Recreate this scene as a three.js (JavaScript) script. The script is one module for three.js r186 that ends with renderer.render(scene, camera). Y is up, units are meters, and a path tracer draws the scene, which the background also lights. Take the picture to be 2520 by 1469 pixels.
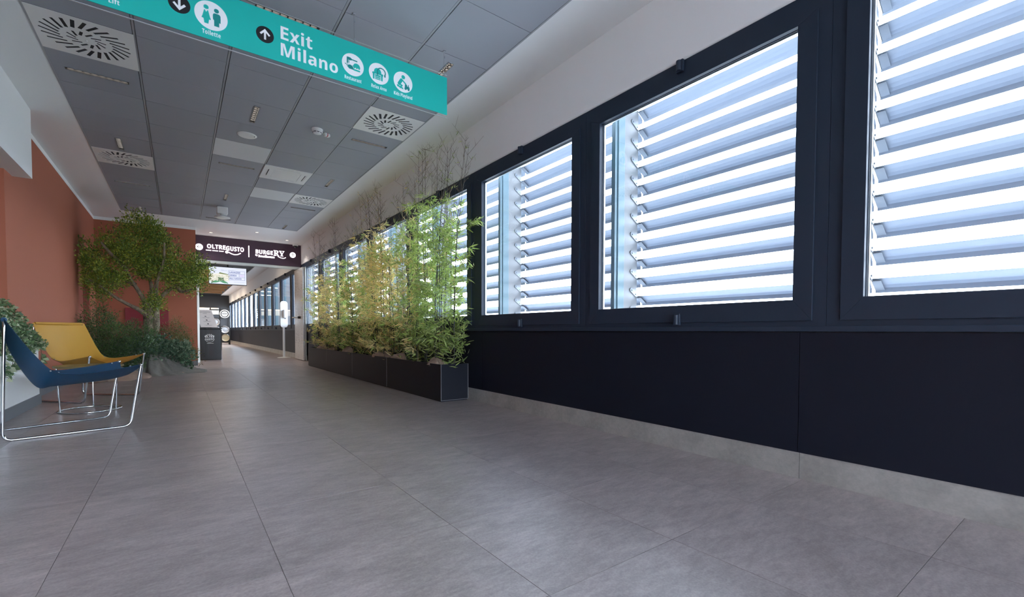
import * as THREE from 'three';
import { mergeGeometries } from 'three/addons/utils/BufferGeometryUtils.js';
import { RoundedBoxGeometry } from 'three/addons/geometries/RoundedBoxGeometry.js';
import { TextGeometry } from 'three/addons/geometries/TextGeometry.js';
import { FontLoader } from 'three/addons/loaders/FontLoader.js';
import { RectAreaLightUniformsLib } from 'three/addons/lights/RectAreaLightUniformsLib.js';

// World: x to the window side, y up, the corridor runs towards -z. "a" below is the distance down the corridor (a = -z). Metres.
const scene = new THREE.Scene();
const renderer = new THREE.WebGLRenderer({ antialias: true });
renderer.toneMapping = THREE.LinearToneMapping;
renderer.toneMappingExposure = 3.55;
renderer.shadowMap.enabled = true;
RectAreaLightUniformsLib.init();

// ---------- camera ----------
const F = 1110.93, YAW = 36.3605 * Math.PI / 180, PITCH = -1.6739 * Math.PI / 180, ROLL = 0.1201 * Math.PI / 180;
const camera = new THREE.PerspectiveCamera(2 * Math.atan(734.5 / F) * 180 / Math.PI, 2520 / 1469, 0.05, 400);
{
  const fwd = new THREE.Vector3(Math.sin(YAW), 0, -Math.cos(YAW)), right = new THREE.Vector3(Math.cos(YAW), 0, Math.sin(YAW)), up = new THREE.Vector3(0, 1, 0);
  const f2 = fwd.clone().multiplyScalar(Math.cos(PITCH)).addScaledVector(up, Math.sin(PITCH));
  const u2 = up.clone().multiplyScalar(Math.cos(PITCH)).addScaledVector(fwd, -Math.sin(PITCH));
  const r3 = right.clone().multiplyScalar(Math.cos(ROLL)).addScaledVector(u2, Math.sin(ROLL));
  const u3 = u2.clone().multiplyScalar(Math.cos(ROLL)).addScaledVector(right, -Math.sin(ROLL));
  camera.quaternion.setFromRotationMatrix(new THREE.Matrix4().makeBasis(r3, u3, f2.clone().negate()));
  camera.position.set(0, 0.769, 0);
  camera.setViewOffset(2520, 1469, 0, -112, 2520, 1469);   // shift lens: the photograph keeps its verticals upright
}

// ---------- sky and lamps' strength ----------
const SKY = new THREE.Color().setRGB(4.5, 5.2, 6.2);       // bright overcast day
scene.background = SKY;
const SLOT_LIGHT = 3, WARM = new THREE.Color().setRGB(1.0, 0.91, 0.82);

// ---------- helpers ----------
const H = 2.994;                                            // ceiling height
const V = (x, y, a) => new THREE.Vector3(x, y, -a);
function rng(seed) { let s = seed | 0; return () => { s = (s + 0x6d2b79f5) | 0; let t = Math.imul(s ^ (s >>> 15), 1 | s); t = (t + Math.imul(t ^ (t >>> 7), 61 | t)) ^ t; return ((t ^ (t >>> 14)) >>> 0) / 4294967296; }; }
const taken = new Map();
function numbered(name) { const n = taken.get(name) ?? 0; taken.set(name, n + 1); return n ? name + '_' + String(n).padStart(3, '0') : name; }
function uvMetres(g) {                                      // uv from position, by the dominant axis of the normal
  const p = g.attributes.position, n = g.attributes.normal, uv = new Float32Array(p.count * 2);
  for (let i = 0; i < p.count; i++) {
    const ax = Math.abs(n.getX(i)), ay = Math.abs(n.getY(i)), az = Math.abs(n.getZ(i));
    const [u, v] = ay >= ax && ay >= az ? [p.getX(i), p.getZ(i)] : ax >= az ? [p.getZ(i), p.getY(i)] : [p.getX(i), p.getY(i)];
    uv[2 * i] = u; uv[2 * i + 1] = v;
  }
  g.setAttribute('uv', new THREE.BufferAttribute(uv, 2));
  return g;
}
function bx(x0, x1, y0, y1, a0, a1) { return uvMetres(new THREE.BoxGeometry(x1 - x0, y1 - y0, a1 - a0).translate((x0 + x1) / 2, (y0 + y1) / 2, -(a0 + a1) / 2)); }
function rbx(x0, x1, y0, y1, a0, a1, r = 0.01, seg = 2) { return uvMetres(new RoundedBoxGeometry(x1 - x0, y1 - y0, a1 - a0, seg, r).translate((x0 + x1) / 2, (y0 + y1) / 2, -(a0 + a1) / 2)); }
const plain = (g) => { const q = g.index ? g.toNonIndexed() : g; for (const k of Object.keys(q.attributes)) if (!['position', 'normal', 'uv'].includes(k)) q.deleteAttribute(k); return q; };
function merge(list) { list = [].concat(list); return list.length === 1 ? list[0] : mergeGeometries(list.map(plain)); }
function mesh(name, geos, mat, parent) { const m = new THREE.Mesh(merge(geos), mat); m.name = name; m.castShadow = m.receiveShadow = true; if (parent) parent.add(m); return m; }
function struct(name, geos, mat) { const m = mesh(numbered(name), geos, mat, scene); m.userData.kind = 'structure'; return m; }
function structGroup(name) { const g = new THREE.Group(); g.name = numbered(name); g.userData.kind = 'structure'; scene.add(g); return g; }
function thing(name, label, category, pos, turn = 0, group) { const g = new THREE.Group(); g.name = numbered(name); g.userData = { label, category }; if (group) g.userData.group = group; if (pos) g.position.copy(pos); g.rotation.y = turn; scene.add(g); return g; }
function solo(name, geos, mat, label, category, group) { const m = mesh(numbered(name), geos, mat, scene); m.userData = { label, category }; if (group) m.userData.group = group; return m; }
const ORD = ['first', 'second', 'third', 'fourth', 'fifth', 'sixth', 'seventh', 'eighth', 'ninth', 'tenth', 'eleventh', 'twelfth', 'thirteenth', 'fourteenth', 'fifteenth', 'sixteenth', 'seventeenth', 'eighteenth', 'nineteenth', 'twentieth', 'twenty-first'];
// a tube with a radius of its own at every point
function taper(pts, radii, radial = 8, steps = pts.length * 4) {
  const c = new THREE.CatmullRomCurve3(pts), fr = c.computeFrenetFrames(steps, false), pos = [], nor = [], uv = [], idx = [];
  for (let i = 0; i <= steps; i++) {
    const t = i / steps, p = c.getPoint(t), k = t * (radii.length - 1), k0 = Math.min(radii.length - 2, Math.floor(k)), r = radii.length === 1 ? radii[0] : radii[k0] + (radii[k0 + 1] - radii[k0]) * (k - k0);
    for (let j = 0; j <= radial; j++) {
      const an = j / radial * Math.PI * 2, n = fr.normals[i].clone().multiplyScalar(Math.cos(an)).addScaledVector(fr.binormals[i], Math.sin(an));
      pos.push(p.x + n.x * r, p.y + n.y * r, p.z + n.z * r); nor.push(n.x, n.y, n.z); uv.push(j / radial * 6.28 * Math.max(r, .02), t * pts.length * .2);
      if (i < steps && j < radial) { const q = i * (radial + 1) + j, w = q + radial + 1; idx.push(q, q + 1, w, w, q + 1, w + 1); }
    }
  }
  const g = new THREE.BufferGeometry();
  g.setAttribute('position', new THREE.Float32BufferAttribute(pos, 3)); g.setAttribute('normal', new THREE.Float32BufferAttribute(nor, 3)); g.setAttribute('uv', new THREE.Float32BufferAttribute(uv, 2)); g.setIndex(idx);
  return g;
}
// a bent rod: straight runs joined by rounded corners
function rod(pts, r, bend = 0.05, closed = false, radial = 10) {
  const path = new THREE.CurvePath(), n = pts.length, cut = [];
  for (let i = 0; i < n; i++) {
    if (!closed && (i === 0 || i === n - 1)) { cut.push([pts[i], pts[i]]); continue; }
    const b = pts[i], a = pts[(i + n - 1) % n], c = pts[(i + 1) % n];
    const d = Math.min(bend, a.distanceTo(b) * .45, c.distanceTo(b) * .45);
    cut.push([b.clone().addScaledVector(a.clone().sub(b).normalize(), d), b.clone().addScaledVector(c.clone().sub(b).normalize(), d)]);
  }
  let count = 0;
  for (let i = 0; i < n; i++) {
    if (cut[i][0] !== cut[i][1]) { path.add(new THREE.QuadraticBezierCurve3(cut[i][0], pts[i], cut[i][1])); count += 1; }
    if (i < n - 1 || closed) { path.add(new THREE.LineCurve3(cut[i][1], cut[(i + 1) % n][0])); count += 1; }
  }
  const poly = [];                                          // sample each piece so that corners stay tight
  for (const c of path.curves) for (let k = 0, m = c.isLineCurve3 ? 2 : 6; k < m; k++) poly.push(c.getPoint(k / m));
  if (!closed) poly.push(path.curves[path.curves.length - 1].getPoint(1));
  const line = new THREE.CurvePath();
  for (let i = 0; i + 1 < poly.length; i++) line.add(new THREE.LineCurve3(poly[i], poly[i + 1]));
  if (closed) line.add(new THREE.LineCurve3(poly[poly.length - 1], poly[0]));
  line.getPoint = function (t) { const k = Math.min(this.curves.length - 1e-9, Math.max(0, t * this.curves.length)); const i = Math.floor(k); return this.curves[i].getPoint(k - i); };
  line.getPointAt = line.getPoint; line.getTangent = line.getTangentAt = function (t) { const k = Math.min(this.curves.length - 1e-9, Math.max(0, t * this.curves.length)), i = Math.floor(k), j = Math.max(0, (closed ? (i - 1 + this.curves.length) % this.curves.length : i - 1)); const d = this.curves[i].v2.clone().sub(this.curves[i].v1).normalize(); if (k - i < 1e-6) d.add(this.curves[j].v2.clone().sub(this.curves[j].v1).normalize()).normalize(); return d; };
  return new THREE.TubeGeometry(line, line.curves.length, r, radial, closed);
}
const cyl = (r0, r1, h, x, y, a, seg = 24) => new THREE.CylinderGeometry(r0, r1, h, seg).translate(x, y, -a);
function extr(pts, depth, holes = [], bevel = 0) {           // polygon in xy pulled along +z
  const s = new THREE.Shape(pts.map(([x, y]) => new THREE.Vector2(x, y)));
  for (const h of holes) s.holes.push(new THREE.Path(h.map(([x, y]) => new THREE.Vector2(x, y))));
  return new THREE.ExtrudeGeometry(s, { depth, bevelEnabled: bevel > 0, bevelSize: bevel, bevelThickness: bevel, bevelSegments: 2, curveSegments: 12 });
}
const rectPts = (x0, x1, y0, y1) => [[x0, y0], [x1, y0], [x1, y1], [x0, y1]];

// ---------- textures ----------
function lattice(w, h, cx, cy, seed) { const r = rng(seed), g = new Float32Array(cx * cy).map(() => r()); const sm = (t) => t * t * (3 - 2 * t); return (x, y) => { const u = x / w * cx, v = y / h * cy, i = Math.floor(u), j = Math.floor(v), fu = sm(u - i), fv = sm(v - j), q = (a, b) => g[((b % cy + cy) % cy) * cx + ((a % cx + cx) % cx)]; return (q(i, j) * (1 - fu) + q(i + 1, j) * fu) * (1 - fv) + (q(i, j + 1) * (1 - fu) + q(i + 1, j + 1) * fu) * fv; }; }
function noiseTex(size, layers, toRGB, { srgb = false, repeat = 1 } = {}) { // layers: [cells x, cells y, weight]
  const f = layers.map(([cx, cy, w], i) => [lattice(size, size, cx, cy, 11 + i * 7 + cx), w]), d = new Uint8Array(size * size * 4), tot = layers.reduce((s, l) => s + l[2], 0);
  for (let y = 0; y < size; y++) for (let x = 0; x < size; x++) { let s = 0; for (const [g, w] of f) s += g(x, y) * w; const c = toRGB(s / tot, x, y), o = (y * size + x) * 4; d[o] = c[0]; d[o + 1] = c[1]; d[o + 2] = c[2]; d[o + 3] = 255; }
  const t = new THREE.DataTexture(d, size, size); t.wrapS = t.wrapT = THREE.RepeatWrapping; t.magFilter = THREE.LinearFilter; t.minFilter = THREE.LinearMipmapLinearFilter; t.generateMipmaps = true; if (srgb) t.colorSpace = THREE.SRGBColorSpace; t.repeat.set(repeat, repeat); t.needsUpdate = true;
  return t;
}
const grey = (lo, hi) => (s) => { const v = lo + (hi - lo) * Math.min(1, Math.max(0, (s - .2) / .6)); return [v, v, v]; };
const stoneTex = noiseTex(1024, [[6, 4, 1.2], [20, 40, 1], [48, 160, 1], [300, 420, 1.0], [700, 900, .8]], (s) => { const v = 205 + (s - .5) * 110; return [Math.min(255, v + 3), Math.min(255, v - 2), Math.min(255, v - 1)]; }, { srgb: true, repeat: 0.55 });
const stoneRough = noiseTex(512, [[8, 6, 1], [60, 90, 1], [200, 200, .6]], grey(155, 190), { repeat: 0.8 });
const grainTex = noiseTex(512, [[256, 256, 1], [90, 90, .7]], grey(90, 165), { repeat: 6 });
const brushTex = noiseTex(512, [[3, 300, 1], [8, 480, 1], [5, 5, .7]], grey(90, 185), { repeat: 1.5 });
const steelSpot = noiseTex(512, [[5, 4, 1], [14, 12, .8], [60, 60, .5], [180, 200, .4]], (s) => { const v = 215 + (s - .5) * 70; return [v, v - 2, v - 5]; }, { srgb: true, repeat: 0.9 });
const woodTex = noiseTex(512, [[4, 40, 1], [3, 120, 1], [10, 300, .6]], (s) => [186 + (s - .5) * 110, 132 + (s - .5) * 110, 84 + (s - .5) * 90], { srgb: true, repeat: 1 });
const barkTex = noiseTex(512, [[30, 6, 1], [90, 14, 1], [200, 60, .6], [6, 6, .8]], (s) => [128 + (s - .5) * 170, 116 + (s - .5) * 160, 100 + (s - .5) * 150], { srgb: true, repeat: 3 });
const weaveTex = noiseTex(256, [[128, 128, 1], [10, 10, .7]], (s, x, y) => { const w = ((x >> 1) + (y >> 1)) % 2 ? 20 : -20, v = 150 + w + (s - .5) * 80; return [v, v, v]; }, { repeat: 9 });
const perfTex = noiseTex(128, [[40, 40, 1]], (s, x, y) => { const dx = x % 8 - 3.5, dy = y % 8 - 3.5, v = dx * dx + dy * dy < 4 ? 60 : 205; return [v, v, v]; }, { repeat: 22 });

// ---------- materials ----------
const S = (o) => new THREE.MeshStandardMaterial(o), PH = (o) => new THREE.MeshPhysicalMaterial(o);
const C = (r, g, b) => new THREE.Color().setRGB(r, g, b);
const M = {
  stone: [C(.52, .462, .447), C(.51, .456, .442), C(.53, .47, .453), C(.503, .45, .438)].map((color) => S({ color, map: stoneTex, roughness: .50, roughnessMap: stoneRough, bumpMap: grainTex, bumpScale: .0004 })),
  grout: S({ color: C(.31, .28, .275), roughness: .9 }),
  ceilTile: [C(.355, .37, .41), C(.347, .362, .402), C(.363, .378, .42)].map((color) => S({ color, roughness: .5, bumpMap: perfTex, bumpScale: .0003 })),
  ceilWhite: S({ color: C(.72, .74, .76), roughness: .5 }),
  ceilRail: S({ color: C(.36, .37, .39), roughness: .4 }),
  plaster: S({ color: C(.87, .865, .86), roughness: .92, bumpMap: grainTex, bumpScale: .0006 }),
  terracotta: S({ color: C(.42, .132, .073), roughness: .8, bumpMap: grainTex, bumpScale: .0006 }),
  terraDoor: S({ color: C(.33, .09, .055), roughness: .55 }),
  skirting: S({ color: C(.16, .17, .19), roughness: .5 }),
  frame: PH({ color: C(.020, .030, .050), roughness: .42, specularIntensity: .55, bumpMap: grainTex, bumpScale: .0002 }),
  panel: PH({ color: C(.0075, .009, .017), roughness: .48, specularIntensity: .4, bumpMap: grainTex, bumpScale: .0002 }),
  steel: S({ color: C(.66, .645, .62), metalness: .55, roughness: .75, map: steelSpot, roughnessMap: brushTex }),
  louver: S({ color: C(.315, .355, .42), roughness: .5, metalness: .1 }),
  fin: S({ color: C(.23, .235, .245), roughness: .6, metalness: .1 }),
  post: S({ color: C(.12, .20, .24), roughness: .4 }),
  galv: S({ color: C(.36, .38, .41), roughness: .4, metalness: .5 }),
  pane: PH({ color: C(.97, .99, .985), roughness: 0, transmission: 1, thickness: 0, ior: 1.5 }),
  spacer: S({ color: C(.65, .68, .7), roughness: .3, metalness: .7 }),
  chrome: S({ color: C(.62, .63, .65), metalness: 1, roughness: .07 }),
  satin: S({ color: C(.62, .62, .60), metalness: 1, roughness: .32, roughnessMap: brushTex }),
  leafMetal: S({ color: C(.62, .61, .59), metalness: .35, roughness: .62, roughnessMap: brushTex }),
  alu: S({ color: C(.55, .56, .52), metalness: .8, roughness: .4 }),
  white: S({ color: C(.82, .82, .81), roughness: .4 }),
  offWhite: S({ color: C(.84, .83, .81), roughness: .35 }),
  black: S({ color: C(.012, .012, .013), roughness: .6 }),
  pit: S({ color: C(.014, .014, .015), roughness: .6 }),
  bracket: S({ color: C(.20, .22, .25), roughness: .5, metalness: .2 }),
  gloss: PH({ color: C(.008, .008, .01), roughness: .25, clearcoat: .35, clearcoatRoughness: .08 }),
  dark: S({ color: C(.03, .03, .033), roughness: .7 }),
  blueHide: S({ color: C(.007, .06, .135), roughness: .5, bumpMap: grainTex, bumpScale: .0008 }),
  yellowHide: S({ color: C(.55, .29, .035), roughness: .5, bumpMap: grainTex, bumpScale: .0008 }),
  olive: S({ color: C(.20, .15, .06), roughness: .35 }),
  wood: S({ color: C(1, 1, 1), map: woodTex, roughness: .55 }),
  bark: S({ color: C(1, .96, .90), map: barkTex, roughness: .9, bumpMap: barkTex, bumpScale: .006 }),
  culm: S({ color: C(.035, .034, .025), roughness: .5 }),
  culmGold: S({ color: C(.22, .16, .06), roughness: .5 }),
  twig: S({ color: C(.11, .075, .045), roughness: .7 }),
  leaf: PH({ color: C(1, 1, 1), roughness: .95, transmission: .5, thickness: 0, side: THREE.DoubleSide }),
  glossLeaf: PH({ color: C(1, 1, 1), roughness: .6, transmission: .2, thickness: 0, side: THREE.DoubleSide }),
  burlap: PH({ color: C(.62, .44, .34), roughness: .95, map: weaveTex, bumpMap: weaveTex, bumpScale: .003, side: THREE.DoubleSide }),
  tulle: PH({ color: C(.36, .335, .30), roughness: .95, map: weaveTex, bumpMap: weaveTex, bumpScale: .003, side: THREE.DoubleSide }),
  soil: S({ color: C(.05, .035, .025), roughness: 1 }),
  clay: S({ color: C(.34, .14, .08), roughness: .8 }),
  planter: PH({ color: C(.009, .010, .016), roughness: .45, specularIntensity: .45, bumpMap: grainTex, bumpScale: .0002 }),
  planterEdge: S({ color: C(.14, .14, .15), roughness: .5 }),
  crimson: S({ color: C(.26, .01, .02), roughness: .5 }),
  purple: PH({ color: C(.055, .016, .042), roughness: .35, clearcoat: .4, clearcoatRoughness: .2 }),
  asphalt: S({ color: C(.27, .27, .265), roughness: .95 }),
  acrylic: PH({ color: C(.93, .96, .96), roughness: .02, transmission: 1, thickness: 0, ior: 1.49 }),
  glow: S({ color: C(.9, .9, .9), emissive: C(1, 1, 1), emissiveIntensity: .8, roughness: .5 }),
  led: S({ color: C(.9, .85, .8), emissive: C(1, .80, .62), emissiveIntensity: .9, roughness: .5 }),
  cove: S({ color: C(.9, .8, .6), emissive: C(1, .66, .34), emissiveIntensity: 1.1, roughness: .5 }),
};

// ================= SETTING =================
const XW = 2.60, XL = -1.32, A0 = -4.3, AD = 12.95, AF = 34.3;   // window wall, left wall, wall behind the camera, doorway, far end of the restaurant
// ---------- floor ----------
{
  const g = structGroup('floor');
  mesh('slab', [bx(-2.7, 2.75, -.2, -.0025, A0 - .2, 11.174)], M.grout, g);
  mesh('far_paving', [bx(-5.2, 2.75, -.2, 0, 11.174, AF + .3)], M.stone[0], g);
  const r = rng(5), variants = [];
  const tileGeo = (w, d) => { const q = new THREE.BoxGeometry(w, .02, d).translate(0, -.01, 0); uvMetres(q); const ou = r() * 9, ov = r() * 9, u = q.attributes.uv; for (let i = 0; i < u.count; i++) u.setXY(i, u.getX(i) + ou, u.getY(i) + ov); return q; };
  const cache = new Map(), pick = (w, d) => { const k = w.toFixed(3) + Math.floor(r() * 6); if (!cache.has(k)) cache.set(k, tileGeo(w - .002, d - .002)); return cache.get(k); };
  for (let i = 0; i < 7; i++) {
    const x0 = Math.max(-1.546 + .6 * i, XL), x1 = Math.min(-1.546 + .6 * (i + 1), XW);
    for (let k = -8; k < 18; k++) {
      const a0 = .374 + .6 * k, m = mesh('floor_tile', pick(x1 - x0, .6), M.stone[Math.floor(r() * 4)], g);
      m.position.set((x0 + x1) / 2, (r() - .5) * .0006, -(a0 + .3));
    }
  }
}
// ---------- ceiling ----------
const CX = -.8412, CA = 5.0902;                              // corner of the panel grid
const DIFF = [[0, -1], [0, 4], [4, -1], [4, 5]], SLOTS = [];
for (const c of [0, 2, 4]) for (const row of [-6, -3, 0, 3, 6, 9]) SLOTS.push([c, row, ((row / 3 + (c === 2 ? 1 : 0)) % 2 + 2) % 2 === 0 ? 'x' : 'a']);
{
  const g = structGroup('ceiling');
  mesh('slab', bx(-2.8, 2.8, 3.05, 3.25, A0 - .2, AD), M.dark, g);
  const pl = [bx(-2.7, CX, H, 3.06, A0 - .1, AD), bx(CX + 3, 2.7, H, 3.06, A0 - .1, AD), bx(CX, CX + 3, H, 3.06, CA + 6, AD), bx(CX, CX + 3, H, 3.06, A0 - .1, CA - 9)];
  mesh('plaster_border', pl, M.plaster, g);
  mesh('edge_trim', [bx(CX, CX + .012, H - .003, H + .01, CA - 9, CA + 6), bx(CX + 2.988, CX + 3, H - .003, H + .01, CA - 9, CA + 6), bx(CX, CX + 3, H - .003, H + .01, CA + 5.99, CA + 6)], M.ceilRail, g);
  for (let c = 1; c < 5; c++) mesh('grid_rail', bx(CX + .6 * c - .0075, CX + .6 * c + .0075, H + .004, H + .03, CA - 9, CA + 6), M.ceilRail, g);
  const w = .577, d = .595, flat = uvMetres(new THREE.BoxGeometry(w, .014, d).translate(0, .007, 0));
  const slotted = (hw, hd) => { const e = extr(rectPts(-w / 2, w / 2, -d / 2, d / 2), .014, [rectPts(-hw, hw, -hd, hd)]); e.rotateX(-Math.PI / 2); return uvMetres(e); };
  const sx = slotted(.208, .024), sa = slotted(.024, .208), r = rng(3);
  for (let c = 0; c < 5; c++) for (let row = -15; row < 10; row++) {
    if (DIFF.some(([p, q]) => p === c && q === row) || (c === 3 && row === 3)) continue;
    const s = SLOTS.find(([p, q]) => p === c && q === row), white = (c === 2 && row === 2) || (c === 3 && row === 5);
    const m = mesh('ceiling_panel', s ? (s[2] === 'x' ? sx : sa) : flat, white ? M.ceilWhite : M.ceilTile[Math.floor(r() * 3)], g);
    m.position.set(CX + .6 * c + .3, H + r() * .0012, -(CA + .6 * row + .3)); m.rotation.z = (r() - .5) * .002; m.rotation.x = (r() - .5) * .002;
  }
}
// ---------- window wall ----------
const MOD = 1.669, MA = .889, K0 = -3, K1 = 20;               // windows run from post K0 to post K1
const am = (k) => MA + MOD * k;
{
  // upper wall with a rounded lower edge
  const p = [[XW + .22, 2.488]];
  for (let i = 0; i <= 6; i++) { const t = i / 6 * Math.PI / 2; p.push([XW + .022 - .022 * Math.sin(t), 2.51 - .022 * Math.cos(t)]); }
  p.push([XW, 3.05], [XW + .22, 3.05]);
  const up = extr(p, AF - A0 + .4); up.translate(0, 0, -(AF + .2)); 
  const w = structGroup('wall_right');
  mesh('upper_wall', uvMetres(up), M.plaster, w);
  mesh('lower_core', bx(XW + .003, XW + .2, 0, .772, A0 - .2, AF + .2), M.dark, w);
  for (let a = 1.0 - 3.05 * 2, i = 0; a < AF; a += 3.05, i++) {
    mesh('wall_panel', bx(XW - .010, XW + .003, .138, .764, a + .0015, a + 3.0485), M.panel, w);
  }
  const s = struct('trim_1', rbx(XW - .022, XW + .06, .768, .797, A0, AF, .003), M.frame);
  const b = structGroup('baseboard_right');
  for (let a = .993 - 3.03 * 2, i = 0; a < AF; a += 3.03, i++) mesh('skirting_plate', bx(XW - .004, XW + .003, 0, .137, a + .001, a + 3.029), M.steel, b);
}
{
  const glassY = [.932, 2.345], X0 = XW - .004;
  const trap = (pts, x0, x1) => { const e = extr(pts, x1 - x0, [], .0012); e.rotateY(Math.PI / 2); e.translate(x0, 0, 0); return uvMetres(e); };   // pts: [-z -> here a measured from window start, y]
  // shape x is mapped to -z by rotateY(90deg): shape x = a
  const g0 = .151, g1 = MOD - .151, s0 = .062, s1 = MOD - .062, sy0 = .826, sy1 = 2.386;
  const gp = .0015;
  const rails = [
    [[s0 + gp, sy0], [s1 - gp, sy0], [g1 - gp, glassY[0]], [g0 + gp, glassY[0]]],
    [[s0 + gp, sy1], [g0 + gp, glassY[1]], [g1 - gp, glassY[1]], [s1 - gp, sy1]],
    [[s0, sy0 + gp], [g0, glassY[0] + gp], [g0, glassY[1] - gp], [s0, sy1 - gp]],
    [[s1, sy0 + gp], [s1, sy1 - gp], [g1, glassY[1] - gp], [g1, glassY[0] + gp]],
  ].map((q) => trap(q, X0, X0 + .06));
  const frameG = trap(rectPts(.002, MOD - .002, .797, 2.49), X0 + .012, X0 + .09); frameG.dispose();
  const ring = (o, i, x0, x1) => { const e = extr(rectPts(...o), x1 - x0, [rectPts(...i)]); e.rotateY(Math.PI / 2); e.translate(x0, 0, 0); return uvMetres(e); };
  const outer = ring([.0008, MOD - .0008, .797, 2.489], [s0 + .01, s1 - .01, sy0 + .01, sy1 - .01], X0 + .010, X0 + .09);
  const spacer = ring([g0 - .002, g1 + .002, glassY[0] - .002, glassY[1] + .002], [g0 + .009, g1 - .009, glassY[0] + .006, glassY[1] - .009], X0 + .044, X0 + .058);
  const beadT = ring([g0 - .003, g1 + .003, glassY[0] - .003, glassY[1] + .003], [g0 + .004, g1 - .004, glassY[0] + .004, glassY[1] - .004], X0 + .03, X0 + .036);
  const pane = new THREE.PlaneGeometry(g1 - g0, glassY[1] - glassY[0]).rotateY(-Math.PI / 2).translate(X0 + .040, (glassY[0] + glassY[1]) / 2, -(g0 + g1) / 2);
  const hingeG = merge([new THREE.CylinderGeometry(.017, .017, .062, 14), new RoundedBoxGeometry(.022, .075, .05, 2, .004).translate(.014, .002, 0)]);
  for (let k = K0; k < K1; k++) {
    const g = structGroup('window_' + (k - K0 + 1)); g.position.z = -am(k);
    mesh('outer_frame', outer, M.frame, g);
    for (const q of rails) mesh('sash_rail', q, M.frame, g);
    mesh('glazing_bead', beadT, M.frame, g);
    mesh('glazing_spacer', spacer, M.spacer, g);
    mesh('glass_pane', pane, M.pane, g);
    for (const y of [2.452, .842]) { const h = mesh('hinge', hingeG, M.frame, g); h.position.set(X0 - .016, y, -MOD / 2); }
  }
}
// ---------- outside: louvers, ground ----------
struct('roof_eave', [bx(2.8, 3.42, 3.32, 3.42, A0 - 3, AF), bx(3.36, 3.42, 3.14, 3.34, A0 - 3, AF)], M.fin);
struct('ground', [bx(2.85, 90, -.6, -.4, -80, 110), bx(-40, 2.85, -.6, -.4, -80, A0 - .3)], M.asphalt);
{
  const prof = [[0, 0], [.030, -.018], [.052, -.034], [.064, -.050], [.0655, -.078], [.067, -.078], [.0658, -.0495], [.0535, -.0325], [.031, -.0165], [.0007, .0014]];
  const slatG = extr(prof, MOD - .016); slatG.translate(3.243, 0, -MOD + .008); uvMetres(slatG);
  // bracket: flat bar fixed to the fin, folded foot under the slat
  const dir = new THREE.Vector2(.19, -.122).normalize(), per = new THREE.Vector2(-dir.y, dir.x);
  const at = (u, v) => [dir.x * u + per.x * v, dir.y * u + per.y * v];
  const bar = extr([at(.012, 0), at(.215, 0), at(.215, .036), at(.012, .036), at(0, .026), at(0, .010)], .004).translate(3.135, .047, 0);
  const foot = extr([at(.115, 0), at(.215, 0), at(.215, .003), at(.115, .003)], .045).translate(3.135, .047, 0);
  const screws = [.025, .085].map((u) => new THREE.CylinderGeometry(.006, .006, .005, 8).rotateX(Math.PI / 2).translate(3.135 + at(u, .018)[0], .047 + at(u, .018)[1], .006));
  const bracketG = merge([bar, foot, ...screws]);
  const finG = [bx(3.047, 3.238, .55, 3.3, -.004, 0)], postG = [rbx(2.965, 3.047, .3, 3.3, -.022, .022, .004, 1)], flange = [bx(2.935, 2.965, .3, 3.3, -.012, .026)];
  for (let k = K0; k < 14; k++) {
    const n = k - K0, where = k < 0 ? `behind the camera, ${ORD[-k - 1]} back` : `outside the ${ORD[k]} window past the camera`;
    const g = thing('sun_louver', `pale metal sun louver bank with tilted slats ${where}`, 'louver', V(0, 0, am(k)), 0, 'louver banks outside the windows');
    for (let s = -1; s < 14; s++) {
      const y = 1.074 + .16 * s, q = mesh('slat', slatG, M.louver, g); q.position.y = y;
      const b = mesh('bracket', bracketG, M.bracket, g); b.position.set(0, y, -MOD + .009);
    }
    for (const [nm, ge, m] of [['fin_plate', finG, M.fin], ['post', postG, M.post], ['post_flange', flange, M.post]]) mesh(nm, ge, m, g).position.z = -MOD;
  }
}
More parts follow.
